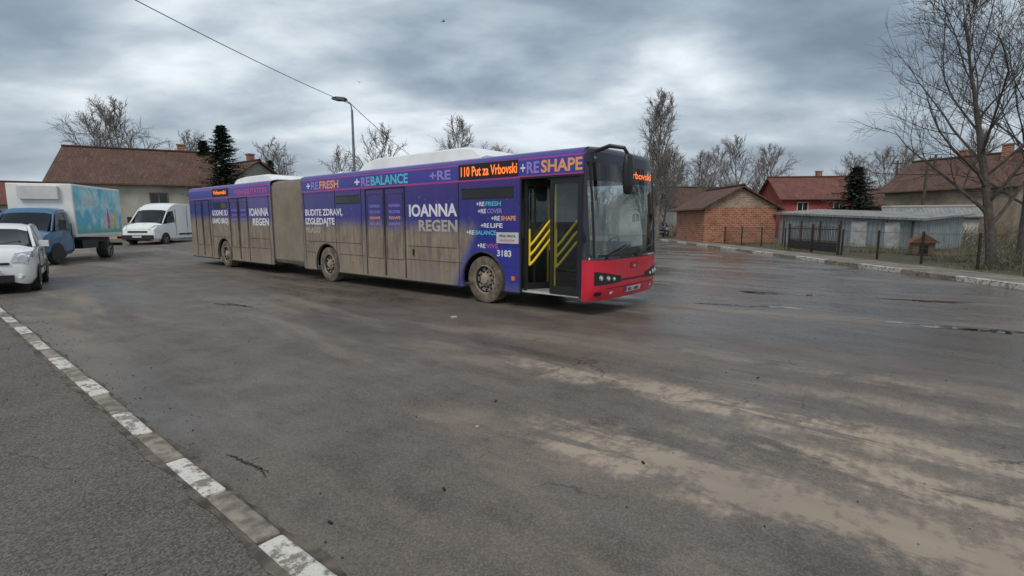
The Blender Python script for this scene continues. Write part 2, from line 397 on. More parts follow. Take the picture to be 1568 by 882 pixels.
for (src, x, y, s, r) in ((tA, -37.6, 51, 1.15, 1), (tB, 33.5, 66, 1.0, 2), (tC, 20, 66, 1.15, 3), (tC, 16.6, 56, 1.0, 1), (tA, -38.5, 61, 1.02, 4),
    (tC, -12.3, 45, 1.03, 2), (tC, -15.6, 50, .9, 5), (tA, -4.3, 50, .98, 2), (tC, -51.5, 48, 1.1, 1), (tB, 44, 60, .9, 1),
    (tC, 38, 58, .95, 2), (tA, 21.5, 72, 1.0, 6), (tC, 11.0, 66, .95, 4), (tC, 62, 66, 1.1, 1), (tA, 52, 70, 1.0, 3), (tC, -25, 56, .95, 1),
    (tC, -7.5, 64, .95, 3), (tA, 24.5, 66, .9, 2), (tC, 30, 60, 1.0, 4), (tB, 29, 76, 1.1, 5), (tA, 57, 62, 1.1, 1), (tC, 17.9, 48.5, .62, 3), (tC, 20.5, 47, .6, 5), (tC, 17.5, 62, 1.1, 5), (tC, 42, 66, 1.1, 2)):
    inst(src, x, y, s, r)
tB.scale = (1.12, 1.12, 1.14)
t = tree_mesh('willow_tree', 44, 10.2, .36, .2, 18, 8, 6, 3, up=-.25, base=.25, minr=.016, a1=62, mat=M_wil, prof='r'); t.location = (-1.0, 60, 0)
inst(t, 3.2, 66, .95, 2)
inst(t, 39.5, 50, .60, 2)
mb = MB(); rnd = random.Random(5)
for _ in range(2600):
    x = rnd.uniform(-140, 150); y = rnd.uniform(88, 120); h = rnd.uniform(4, 10)*(.75+.3*math.sin(x*.07)+.25*math.sin(x*.19+1))
    p = Vector((x, y, 0)); top = p+Vector((rnd.gauss(0, .8), rnd.gauss(0, .5), h))
    mb.tube([p, p.lerp(top, .5)+Vector((rnd.gauss(0, .3), 0, 0)), top], [.10, .06, .03], 3, rnd.randrange(2), cap=False)
    for _k in range(10):
        q = p.lerp(top, rnd.uniform(.2, .95)); mb.tube([q, q+Vector((rnd.gauss(0, 1.2), rnd.gauss(0, .6), rnd.uniform(.4, 1.8)))], [.05, .025], 3, rnd.randrange(2), cap=False)
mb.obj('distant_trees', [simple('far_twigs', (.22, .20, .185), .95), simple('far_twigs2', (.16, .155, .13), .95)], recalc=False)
mb = MB()
for (cx, cy, rx, ry, h) in ((14.9, 45.5, 1.2, 1, 1.8), (28, 33, 3, 2, 1.6), (34, 30, 3, 3, 1.6), (25, 24, 2, 2, .8), (20, 13.5, 2, 2, .9), (17, 11, 1.2, 2, .8), (31, 26, 3, 2, 1.2), (38, 36, 4, 2, 2.2), (19.5, 50, 3, 2, 2.4), (23.5, 52, 3, 2, 2.2), (16.5, 16.5, .9, .9, .7), (22, 19, 2, 2, 1.0)):
    for _ in range(int(420*max(rx, 1))):
        p = Vector((rnd.gauss(cx, rx*.5), rnd.gauss(cy, ry*.5), .05+h*.6*rnd.random()**1.5)); d = Vector((rnd.gauss(0, .6), rnd.gauss(0, .6), rnd.uniform(.3, 1.2))).normalized()
        L = h*rnd.uniform(.2, .5); mb.tube([p, p+d*L*.5, p+d*L+Vector((rnd.gauss(0, .05), 0, 0))], [.010, .008, .004], 3, rnd.randrange(3), cap=False)
mb.obj('scrub_bushes', [M_bark, Mg[0], simple('scrub_green', (.07, .075, .04), .9)], recalc=False)

M_need = [simple('needles_dark', (.020, .032, .020), .9), simple('needles', (.045, .062, .034), .9)]
def conifer(name, seed, h, w, x, y):
    rnd = random.Random(seed); mb = MB(); mb.tube([(0, 0, 0), (0, 0, h*.97)], [h*.022, .02], 7, 2)
    nl = int(h*6)
    for i in range(nl):
        t = .05+.93*i/nl; z = h*t; r = w/2*min(1, (t+.12)*5)*(1-t)**.8*rnd.uniform(.65, 1.25)+.06
        for k in range(13):
            az = rnd.uniform(0, 6.28); rr = r*rnd.uniform(.6, 1.15); dx, dy = math.cos(az), math.sin(az); dr = rnd.uniform(-.05, .35)
            for q in range(18):
                f = (q+rnd.random())/18; c = Vector((dx*rr*f, dy*rr*f, z-dr*rr*f+.18*rr*f*f)); s = .17*(1.25-f*.6)*rnd.uniform(.7, 1.3)
                a2 = az+rnd.uniform(-1.2, 1.2); e = Vector((math.cos(a2), math.sin(a2), rnd.uniform(-.6, .3)))*s*1.7; g = Vector((-math.sin(a2), math.cos(a2), rnd.uniform(-.5, .5)))*s*.42
                mb.add([c-g, c+g, c+e], [(0, 1, 2)], rnd.randrange(2))
    o = mb.obj(name, M_need+[M_bark], recalc=False); o.location = (x, y, H(x, y)); return o
conifer('pine_tree', 1, 8.8, 6.4, -22.2, 40)
conifer('pine_tree', 2, 8.3, 4.2, -26.0, 44)
conifer('pine_tree', 3, 7.4, 2.6, -24.4, 50)
conifer('spruce_tree', 4, 5.9, 7.0, 26.3, 39.5)
conifer('pine_tree', 6, 7.2, 2.2, -22.8, 49)

# ---------------------------------------------------------------- buildings
def brickmat(name, c1, c2, mort, sx=.34, sy=.15):
    m, nt, b = new_mat(name); uv = coord(nt, 'UV'); t = nd(nt, 'ShaderNodeTexBrick')
    t.inputs['Color1'].default_value = (*c1, 1); t.inputs['Color2'].default_value = (*c2, 1); t.inputs['Mortar'].default_value = (*mort, 1)
    t.inputs['Scale'].default_value = 1; t.inputs['Brick Width'].default_value = sx; t.inputs['Row Height'].default_value = sy; t.inputs['Mortar Size'].default_value = .018
    nt.links.new(uv, t.inputs[0]); n = noise(nt, uv, 1.2, 6, .7); n2 = noise(nt, mapping(nt, uv, (3, 6.7, 1)), 1, 2, .5)
    c = mixc(nt, math_n(nt, 'MULTIPLY', smooth(nt, n, .45, .7), .7), t.outputs[0], tuple(x*.4 for x in c1))
    c = mixc(nt, math_n(nt, 'MULTIPLY', smooth(nt, n2, .52, .66), .45), c, tuple(x*.55 for x in c2))
    nt.links.new(c, b.inputs[0]); b.inputs['Roughness'].default_value = .9; bump(nt, b, t.outputs['Fac'], -.4, .01); return m
def tilemat(name, c1, c2):
    m, nt, b = new_mat(name); uv = coord(nt, 'UV'); t = nd(nt, 'ShaderNodeTexBrick')
    t.inputs['Color1'].default_value = (*c1, 1); t.inputs['Color2'].default_value = (*c2, 1); t.inputs['Mortar'].default_value = tuple(x*.35 for x in c1)+(1,)
    t.inputs['Scale'].default_value = 1; t.inputs['Brick Width'].default_value = .24; t.inputs['Row Height'].default_value = .34; t.inputs['Mortar Size'].default_value = .02; t.inputs['Mortar Smooth'].default_value = .6
    nt.links.new(uv, t.inputs[0]); n = noise(nt, uv, .7, 6, .7); n2 = noise(nt, mapping(nt, uv, (3, .6, 1)), 1.5, 5, .7)
    c = mixc(nt, math_n(nt, 'MULTIPLY', smooth(nt, n, .42, .68), .8), t.outputs[0], tuple(x*.45 for x in c1))
    c = mixc(nt, math_n(nt, 'MULTIPLY', smooth(nt, n2, .5, .7), .45), c, (.20, .15, .115))
    nt.links.new(c, b.inputs[0]); b.inputs['Roughness'].default_value = .85; bump(nt, b, t.outputs['Fac'], -.8, .03); return m
M_brick = brickmat('orange_brick', (.46, .165, .085), (.31, .10, .056), (.42, .33, .25))
M_brick_pale = brickmat('pale_brick', (.42, .28, .20), (.34, .21, .15), (.46, .40, .34))
M_tile = tilemat('brown_tiles', (.15, .072, .050), (.105, .056, .042))
M_tile_r = tilemat('red_tiles', (.22, .078, .058), (.16, .058, .046))
M_plast = simple('plaster_beige', (.40, .38, .32), .9, .2, .8, bmp=.2)
M_plast_r = simple('plaster_red', (.38, .085, .075), .9, .15, .8)
M_plast_b = simple('plaster_brown', (.30, .235, .175), .9, .3, .8, bmp=.2)
M_plast_w = simple('plaster_white', (.5, .49, .46), .9, .15, .8)
M_wood = simple('old_wood', (.09, .065, .045), .8, .3, 4)
M_win = simple('window_glass', (.02, .024, .028), .08, .1, 1)
M_frame = simple('white_frame', (.62, .62, .60), .5, .1, 2)
M_framed = simple('brown_frame', (.16, .11, .08), .6, .2, 2)
def house(name, x, y, L, W, wh, rh, rz, wall, roof, wins=(), over=.4, chim=(), gable=None, z=0, frame=None):
    e = empty(name, (x, y, z), rz)
    mb = MB(); hx, hy = L/2, W/2
    mb.add([(-hx, -hy, -.3), (hx, -hy, -.3), (hx, hy, -.3), (-hx, hy, -.3), (-hx, -hy, wh), (hx, -hy, wh), (hx, hy, wh), (-hx, hy, wh), (-hx, 0, rh-.05), (hx, 0, rh-.05)],
        [(0, 1, 5, 4), (2, 3, 7, 6), (1, 2, 6, 5), (3, 0, 4, 7), (5, 6, 9), (7, 4, 8)], [0, 0, 0, 0, 1, 1])
    mb.obj('walls', [wall, gable or wall], e, uv=True)
    sl = (rh-wh)/hy; ox = hx+over; oy = hy+over; ez = wh-sl*over; th = .12; mb = MB()
    for sg in (-1, 1):
        mb.add([(-ox, sg*oy, ez), (ox, sg*oy, ez), (ox, 0, rh), (-ox, 0, rh), (-ox, sg*oy, ez+th), (ox, sg*oy, ez+th), (ox, 0, rh+th), (-ox, 0, rh+th)],
            [(0, 1, 2, 3), (4, 5, 6, 7), (0, 1, 5, 4), (0, 3, 7, 4), (1, 2, 6, 5)])
    mb.obj('roof', [roof], e, uv=True)
    mb = MB(); mb.tube([(-ox, 0, rh+th+.02), (ox, 0, rh+th+.02)], .11, 8)
    for sg in (-1, 1): mb.tube([(-ox, sg*(oy+.06), ez+.03), (ox, sg*(oy+.06), ez+.03)], .06, 6, 1)
    mb.obj('ridge_and_gutters', [roof, M_wood], e)
    mb = MB()
    for (face, p, zc, w, h) in wins:
        if face == 'f': c = (p, -hy-.01, zc); d = (w, .06, h); g = [(p+q*(w*.25-.02), -hy-.01, zc) for q in (-1, 1)]; gd = (w*.5-.12, .07, h-.14)
        else:
            sx = -1 if face == 'l' else 1; c = (sx*(hx+.01), p, zc); d = (.06, w, h); g = [(sx*(hx+.01), p+q*(w*.25-.02), zc) for q in (-1, 1)]; gd = (.07, w*.5-.12, h-.14)
        mb.box(c, d, 0)
        for gg in g: mb.box(gg, gd, 1)
        mb.box((c[0], c[1], zc-h/2-.04), (d[0]+.12, d[1]+.12, .06), 0)
    if wins: mb.obj('windows', [frame or M_frame, M_win], e)
    mb = MB()
    for (cx, cy, ch) in chim:
        mb.box((cx, cy, rh+ch/2-.6), (.5, .5, ch+1.2), 0); mb.box((cx, cy, rh+ch+.05), (.62, .62, .1), 1)
    if chim: mb.obj('chimneys', [M_brick, M_plast_b], e, uv=True)
    return e
rz = math.atan2(3.3, 6.9)
house('farm_house', -29.9, 42.2, 9.4, 8.5, 4.3, 7.0, rz, M_plast, M_tile, wins=[('l', -1.5, 2.9, 1.1, 1.3), ('l', 1.5, 2.9, 1.1, 1.3), ('f', -2.5, 2.9, 1.2, 1.3), ('f', 1.5, 2.9, 1.2, 1.3)], chim=[(2.6, .6, .7)], z=.2, frame=M_framed)
house('village_house', -24.6, 47.0, 6.5, 7.5, 4.2, 6.7, rz-1.1, M_plast, M_tile, wins=[('f', -1, 3, 1.1, 1.2), ('l', -1, 3.4, 1, 1.1)], chim=[(1, .5, .8)], frame=M_framed)
house('village_house', -45, 47, 8, 6, 3.2, 5.0, rz, M_plast_w, M_tile_r, wins=[('f', 0, 2, 1.2, 1.2)])
house('village_house', -12, 62, 10, 8, 3.6, 6.4, .1, M_plast_w, M_tile_r, wins=[('f', 0, 2, 1.2, 1.2)])
rzb = R(90)
house('brick_house', 16.25, 39.6, 6.2, 5.1, 2.55, 3.95, rzb+.0, M_brick, M_tile, over=.35, gable=M_brick_pale, z=0.05)
house('red_house', 32.2, 56, 8, 7, 4.0, 6.2, -.12, M_plast_r, M_tile_r, wins=[('f', -2, 3, 1.1, 1.1), ('f', 1.5, 3, 1.1, 1.1)], chim=[(1, .3, .7)])
house('red_house', 38, 52, 6.5, 5, 3.2, 4.6, -.1, M_plast_r, M_tile, wins=[('f', 0, 2.3, 1.2, 1.0)])
house('village_house', 36.8, 41.0, 9.0, 7.5, 4.2, 6.6, rzb+.35, M_plast_b, M_tile, wins=[('l', -1.4, 3.1, 1, 1.1), ('l', 1.4, 3.1, 1, 1.1), ('r', 0, 3, 1, 1)], chim=[(-2.2, .9, .6), (1.5, -.8, .7)])
house('village_house', 46, 37, 8, 7, 4.0, 6.0, .4, M_plast_b, M_tile, wins=[('f', -1.4, 3, 1, 1.1), ('f', 1.4, 3, 1, 1.1)])
house('village_house', 22.5, 64, 9, 7, 3.4, 5.6, .2, M_plast_w, M_tile, wins=[('f', -1.4, 2, 1, 1.1), ('f', 1.4, 2, 1, 1.1)])
house('village_house', 16.2, 66, 6, 6, 3.6, 6.4, rzb, M_plast_w, M_tile, wins=[('l', -1.0, 2, 1, 1.1), ('l', 1.0, 2, 1, 1.1)])
def corr(name, c):
    m, nt, b = new_mat(name); uv = coord(nt, 'UV'); w = nd(nt, 'ShaderNodeTexWave'); w.inputs['Scale'].default_value = 1.3; nt.links.new(uv, w.inputs[0])
    n = noise(nt, mapping(nt, uv, (1, .4, 1)), 1.5, 6, .7); cc = mixc(nt, smooth(nt, n, .42, .72), c, tuple(x*.5 for x in c)); cc = mixc(nt, math_n(nt, 'MULTIPLY', w.outputs[0], .35), cc, tuple(x*.35 for x in c)); nt.links.new(cc, b.inputs[0])
    b.inputs['Roughness'].default_value = .6; b.inputs['Metallic'].default_value = .1; bump(nt, b, w.outputs[0], .6, .03); return m
M_corr = corr('corrugated_grey', (.31, .35, .37)); M_corr_l = corr('corrugated_light', (.30, .30, .29))
sh = empty('metal_shed', (18.9, 36.2, -.05), math.atan2(-8.0, 3.4))
mb = MB(); Ls = 8.9; D = 4
mb.add([(0, 0, 0), (Ls, 0, 0), (Ls, D, 0), (0, D, 0), (0, 0, 2.15), (Ls, 0, 1.72), (Ls, D, 2.0), (0, D, 2.45)], [(0, 1, 5, 4), (1, 2, 6, 5), (2, 3, 7, 6), (3, 0, 4, 7)], 0)
mb.obj('walls', [M_corr], sh, uv=True)
mb = MB(); mb.add([(-.3, -.3, 2.15), (Ls+.3, -.3, 1.70), (Ls+.3, D+.3, 2.02), (-.3, D+.3, 2.48), (-.3, -.3, 2.28), (Ls+.3, -.3, 1.83), (Ls+.3, D+.3, 2.10), (-.3, D+.3, 2.56)], [(0, 1, 2, 3), (4, 5, 6, 7), (0, 1, 5, 4), (1, 2, 6, 5), (2, 3, 7, 6), (3, 0, 4, 7)], 0)
mb.obj('roof', [M_corr_l], sh, uv=True)
mb = MB()
for i in range(7): mb.box((.4+i*1.35, -.04, .85), (.07, .08, 1.7), 1)
mb.box((5.6, -.05, .85), (.9, .07, 1.6), 0); mb.box((7.5, -.05, .85), (.8, .07, 1.5), 0)
mb.obj('doors_and_posts', [simple('pale_door', (.45, .46, .45), .6, .3, 2), M_wood], sh)
house('garden_shed', 29.5, 36.5, 5, 3, 1.9, 2.5, -.5, M_plast_w, M_corr_l, over=.2)

M_iron = simple('dark_iron', (.03, .022, .02), .6, .3, 4)
M_wire = simple('fence_wire', (.12, .11, .10), .6, .2, 4, metallic=.5)
g = empty('iron_gate', (15.1, 23.6, .06), R(90)); mb = MB()
for i in range(34):
    x = i*.125; h = 1.25+.12*math.sin((x % 2.06)/2.06*math.pi); mb.tube([(x, 0, .08), (x, 0, h)], .013, 5)
for z in (.14, .62, 1.18): mb.box((2.06, 0, z), (4.15, .03, .04))
for x in (-.05, 2.06, 4.2): mb.box((x, 0, .7), (.09, .09, 1.45))
mb.box((1.03, .01, .36), (1.9, .012, .42)); mb.box((3.1, .01, .36), (1.9, .012, .42))
mb.obj('bars', [M_iron], g)
def mesh_fence(y0, y1, x=15.1, h=1.15):
    f = empty('wire_fence', (x, y0, .06), R(90)); L = y1-y0; mb = MB(); n = int(L/2.2)
    for i in range(n+1): mb.box((i*L/n, 0, h/2), (.06, .06, h+.1), 0, (random.uniform(-.04, .04), 'Y'))
    for z in (.1, h*.5, h-.03): mb.tube([(0, 0, z), (L, 0, z)], .006, 4, 1)
    mb.obj('posts', [M_iron, M_wire], f)
    mb = MB(); s = .11; k = int(L/s)
    for i in range(-int(h/s), k):
        for sg in (1, -1):
            x0 = i*s; x1 = x0+h; a, b_ = max(0, x0), min(L, x1)
            if b_ <= a: continue
            za, zb = a-x0, b_-x0
            if sg < 0: za, zb = h-za, h-zb
            mb.tube([(a, .002*sg, za+.05), (b_, .002*sg, zb+.05)], .0028, 3, 0, cap=False)
    mb.obj('wire_mesh', [M_wire], f)
mesh_fence(5, 23.3); mesh_fence(28.2, 36.2)
k = empty('dog_kennel', (19.0, 23.6, .07), -.5); mb = MB()
mb.box((0, 0, .33), (.8, .9, .6), 0); mb.box((0, -.46, .28), (.32, .03, .4), 1)
mb.obj('box', [simple('kennel_wood', (.22, .15, .08), .8), M_crack], k, bevel=.01)
mb = MB(); mb.add([(-.58, -.6, .58), (0, -.6, .98), (.58, -.6, .58), (-.58, .6, .58), (0, .6, .98), (.58, .6, .58)], [(0, 1, 4, 3), (1, 2, 5, 4), (0, 1, 2), (3, 4, 5), (0, 2, 5, 3)])
mb.obj('roof', [simple('kennel_roof', (.24, .11, .05), .8)], k)
for (x, y, h) in ((31.5, 39.5, 5.8), (34.5, 42.5, 7.0), (37, 50, 7.4)):
    p = empty('utility_pole', (x, y, 0)); mb = MB(); mb.tube([(0, 0, 0), (.08, 0, h)], [.14, .09], 8); mb.box((.08, 0, h-.3), (1.1, .08, .1)); mb.box((.08, 0, h-.8), (.8, .08, .08))
    for q in (-.45, 0, .45): mb.tube([(.08+q, 0, h-.25), (.08+q, 0, h-.1)], .035, 6)
    mb.obj('pole', [M_wood], p)

M_steel = simple('galvanised_steel', (.22, .23, .24), .5, .2, 3, metallic=.5)
lp = empty('street_lamp', (-8.5, 28, H(-8.5, 28))); mb = MB()
mb.tube([(0, 0, 0), (0, 0, 3), (0, 0, 7.4)], [.10, .085, .055], 10); mb.tube([(0, 0, 7.3), (-.05, -.03, 7.7), (-.3, -.1, 7.88), (-.45, -.14, 7.9)], .035, 8)
mb.obj('pole', [M_steel], lp, smooth_=True)
mb = MB(); rings = []
for (x, w, h0, h1) in ((-.20, .06, 7.86, 7.94), (-.32, .17, 7.80, 7.99), (-.75, .18, 7.82, 8.03), (-1.0, .08, 7.88, 7.99)):
    rings.append([(x, -.12-w, h0+.02), (x, -.12+w, h0+.02), (x, -.12+w*.8, h1), (x, -.12-w*.8, h1)])
mb.loft(rings); mb.obj('lamp_head', [simple('lamp_dark', (.05, .055, .06), .5)], lp, bevel=.01)
def cable(name, p0, p1, sag, r=.014):
    p0, p1 = Vector(p0), Vector(p1); pts = []
    for i in range(25):
        t = i/24; p = p0.lerp(p1, t); p.z -= sag*4*t*(1-t); pts.append(p)
    mb = MB(); mb.tube(pts, r, 5); return mb.obj(name, [M_crack])
cable('overhead_cable', (-13.2, 2, 9.0), (-8.5, 28, 7.75), .45); cable('overhead_cable', (-8.5, 28, 7.75), (-9.3, 58, 7.6), .3, .018)
p = empty('utility_pole', (-9.3, 58, 0)); mb = MB(); mb.tube([(0, 0, 0), (0, 0, 7.8)], [.14, .09], 8); mb.box((0, 0, 7.5), (.9, .08, .1)); mb.obj('pole', [M_wood], p)
def bird(x, y, z, s, r):
    e = empty('bird', (x, y, z), r); mb = MB()
    mb.tube([(-.25*s, 0, 0), (-.05*s, 0, 0), (.12*s, 0, .01), (.2*s, 0, .02)], [.01*s, .06*s, .05*s, .015*s], 6)
    for sg in (-1, 1): mb.add([(.08*s, 0, .02), (-.08*s, 0, .02), (-.1*s, sg*.28*s, .12*s), (.05*s, sg*.26*s, .13*s), (-.08*s, sg*.52*s, .05*s)], [(0, 1, 2, 3), (3, 2, 4)])
    mb.obj('body', [M_crack], e, recalc=False)
bird(-5.4, 42.4, 17.2, .6, .6); bird(-13.5, 47, 13.8, .5, 2); bird(4.6, 40, 18.5, .5, 1); bird(-7.6, 41, 19, .5, 1)

# ---------------------------------------------------------------- wheels
M_tyre = simple('tyre', (.035, .033, .031), .85, .25, 6, bmp=.3)
M_tyre_m = simple('muddy_tyre', (.16, .130, .102), .95, .5, 6, bmp=.4)
M_rim_m = simple('muddy_rim', (.29, .245, .195), .85, .35, 6)
M_black = simple('black_plastic', (.015, .015, .016), .45, .2, 3)
M_under = simple('underbody', (.010, .010, .010), .9, .2, 3)
M_chrome = simple('rim_silver', (.45, .45, .46), .35, .15, 6, metallic=.7)
def wheel(name, parent, x, y, r, w, side, tyre, rim, bus=False):
    mb = MB(); s = side
    prof = [(-s*w*.5, r*.55), (-s*w*.5, r*.9), (-s*w*.42, r*.985), (-s*w*.3, r), (s*w*.3, r), (s*w*.42, r*.985), (s*w*.5, r*.9), (s*w*.52, r*.75), (s*w*.48, r*.62)]
    mb.lathe_y(prof, (x, y, r), 40, 0)
    if bus:
        pr = [(s*w*.48, r*.62), (s*w*.50, r*.585), (s*w*.36, r*.56), (s*w*.28, r*.50), (s*w*.22, r*.36), (s*w*.34, r*.30), (s*w*.38, r*.27), (s*w*.40, r*.20), (s*w*.5, r*.17), (s*w*.52, r*.08), (s*w*.52, .0)]
        mb.lathe_y(pr, (x, y, r), 40, [1, 1, 2]+[1]*7)
        for k in range(10):
            a = 2*math.pi*k/10; cx, cz = x+math.cos(a)*r*.33, r+math.sin(a)*r*.33
            mb.tube([(cx, y+s*w*.25, cz), (cx, y+s*w*.40, cz)], .017, 6, 2)
            a += .31; cx, cz = x+math.cos(a)*r*.455, r+math.sin(a)*r*.455
            mb.tube([(cx, y+s*w*.255, cz), (cx, y+s*w*.285, cz)], .03, 8, 2)
    else:
        pr = [(s*w*.48, r*.62), (s*w*.40, r*.6), (s*w*.25, r*.56), (s*w*.25, r*.15), (s*w*.35, .0)]
        mb.lathe_y(pr, (x, y, r), 32, [1, 2, 2, 1])
        for k in range(5):
            a = 2*math.pi*k/5; p0 = (x+math.cos(a)*r*.1, y+s*w*.34, r+math.sin(a)*r*.1); p1 = (x+math.cos(a)*r*.6, y+s*w*.38, r+math.sin(a)*r*.6)
            mb.tube([p0, p1], [r*.11, r*.09], 6, 1)
    return mb.obj(name, [tyre, rim, M_under], parent, smooth_=True)

# ---------------------------------------------------------------- BUS
def wrapmat():
    m, nt, b = new_mat('bus_wrap'); o = coord(nt); s = nd(nt, 'ShaderNodeSeparateXYZ'); nt.links.new(o, s.inputs[0]); X, Z = s.outputs[0], s.outputs[2]
    zz = math_n(nt, 'DIVIDE', Z, 3.0)
    c = ramp(nt, zz, [(0, (.020, .040, .31)), (.5, (.028, .036, .31)), (.70, (.034, .026, .24)), (.808, (.062, .024, .22)), (.811, (.50, .05, .27)), (.819, (.50, .05, .27)), (.822, (.038, .050, .33)), (.90, (.055, .055, .35)), (.915, (.055, .055, .35)), (.918, (.46, .06, .26)), (.93, (.08, .07, .32))])
    n = noise(nt, o, 1.2, 4, .5); c = mixc(nt, math_n(nt, 'MULTIPLY', smooth(nt, n, .45, .7), .25), c, (.09, .025, .28))
    v = nd(nt, 'ShaderNodeTexVoronoi'); v.inputs['Scale'].default_value = 8; nt.links.new(mapping(nt, o, (1, 0, 1)), v.inputs['Vector'])
    st = math_n(nt, 'MULTIPLY', smooth(nt, v.outputs['Distance'], .13, .06), smooth(nt, Z, 2.35, 2.2))
    c = mixc(nt, math_n(nt, 'MULTIPLY', st, .5), c, (.40, .42, .7))
    wd = math_n(nt, 'MULTIPLY', smooth(nt, Z, 1.13, 1.14), smooth(nt, Z, 2.36, 2.35))
    c = mixc(nt, math_n(nt, 'MULTIPLY', wd, .18), c, (.012, .014, .08))
    n2 = noise(nt, mapping(nt, o, (1, 1, .5)), 2.5, 6, .65); n3 = noise(nt, mapping(nt, o, (5, 5, .6)), 2.0, 5, .6); n4 = noise(nt, o, 3.5, 6, .7)
    thr = math_n(nt, 'ADD', math_n(nt, 'MULTIPLY_ADD', X, -.019, 1.46), math_n(nt, 'MULTIPLY', math_n(nt, 'SUBTRACT', n2, .5), .4))
    f = math_n(nt, 'MULTIPLY_ADD', math_n(nt, 'SUBTRACT', thr, Z), 2.1, .5, clamp=True)
    f = smooth(nt, f, 0, 1)
    xs = math_n(nt, 'ADD', X, math_n(nt, 'MULTIPLY', math_n(nt, 'SUBTRACT', Z, .9), -.5))
    f = math_n(nt, 'MULTIPLY', f, smooth(nt, xs, -2.75, -3.15))
    f = math_n(nt, 'MULTIPLY', f, math_n(nt, 'MULTIPLY_ADD', n3, .3, .84), clamp=True)
    f2 = math_n(nt, 'MULTIPLY', smooth(nt, math_n(nt, 'ADD', Z, math_n(nt, 'MULTIPLY', n3, .3)), .75, .3), .4)
    f = math_n(nt, 'MAXIMUM', f, f2); f = math_n(nt, 'MAXIMUM', f, math_n(nt, 'MULTIPLY', n3, .06))
    mud = mixc(nt, smooth(nt, n3, .3, .7), (.195, .155, .115), (.33, .272, .208)); mud = mixc(nt, math_n(nt, 'MULTIPLY', smooth(nt, n4, .45, .68), .5), mud, (.15, .116, .084)); mud = mixc(nt, math_n(nt, 'MULTIPLY', smooth(nt, Z, .95, .4), .6), mud, (.29, .242, .19))
    c = mixc(nt, f, c, mud); nt.links.new(c, b.inputs[0])
    rg = math_n(nt, 'MULTIPLY_ADD', wd, -.16, .30)
    rg = math_n(nt, 'MULTIPLY_ADD', f, .6, rg, clamp=True); nt.links.new(rg, b.inputs['Roughness'])
    bump(nt, b, n, .02, .02)
    return m
M_wrap = wrapmat()
M_red = simple('bus_red', (.66, .018, .045), .3, .10, 2, coat=.4, dirt=.45, dz=.42)
M_glass, nt, b = new_mat('dark_glass'); b.inputs['Roughness'].default_value = .04
n = noise(nt, coord(nt), 1.2, 3); c = mixc(nt, n, (.006, .008, .009), (.03, .034, .036)); nt.links.new(c, b.inputs[0])
M_dglass = thin_glass('door_glass', (.76, .81, .81), base=.05); M_wind = thin_glass('windscreen_glass', (.62, .70, .70), base=.13)
M_grey = simple('interior_grey', (.28, .29, .30), .7, .15, 2); M_idark = simple('interior_dark', (.08, .08, .09), .6, .15, 2)
M_yel = simple('yellow_rail', (1.0, .68, .03), .4, .03, 4)
M_roofw = simple('roof_white', (.85, .86, .86), .5, .08, 1.5)
M_bel = simple('bellows', (.29, .255, .21), .9, .12, 2)
M_bord = simple('rubber_seam', (.015, .014, .016), .6, .1, 2)
M_bordm = simple('dusty_seam', (.06, .05, .04), .8, .3, 2)
bus = empty('articulated_bus', (2.12, 9.55, 0), hd); W2 = 1.275
def arch(cx, r=.56, zc=.47, zb=.30, n=14):
    a0 = math.asin((zb-zc)/r); pts = []
    for i in range(n+1):
        a = (math.pi-a0)+(a0-(math.pi-a0))*i/n; pts.append((cx+r*math.cos(a), zc+r*math.sin(a)))
    return pts
SF, SM, SB = 2.45, 8.2, 14.96
def panel(s0, s1, arches, door=None):
    P = [(-s1, .30)]
    feats = sorted([('a', -c) for c in arches]+([('d', -door[1])] if door else []), key=lambda t: t[1])
    for k, xc in feats:
        if k == 'a': P += arch(xc)
        else: P += [(-door[1], .30), (-door[1], 2.42), (-door[0], 2.42), (-door[0], .30)]
    P += [(-s0, .30), (-s0, 2.74), (-s1, 2.74)]
    return P
rp = [(1.275, 2.74), (1.262, 2.80), (1.22, 2.855), (1.12, 2.89), (.7, 2.915), (0, 2.925)]
roofring = [(y, z) for y, z in rp]+[(-y, z) for y, z in rp[-2::-1]]
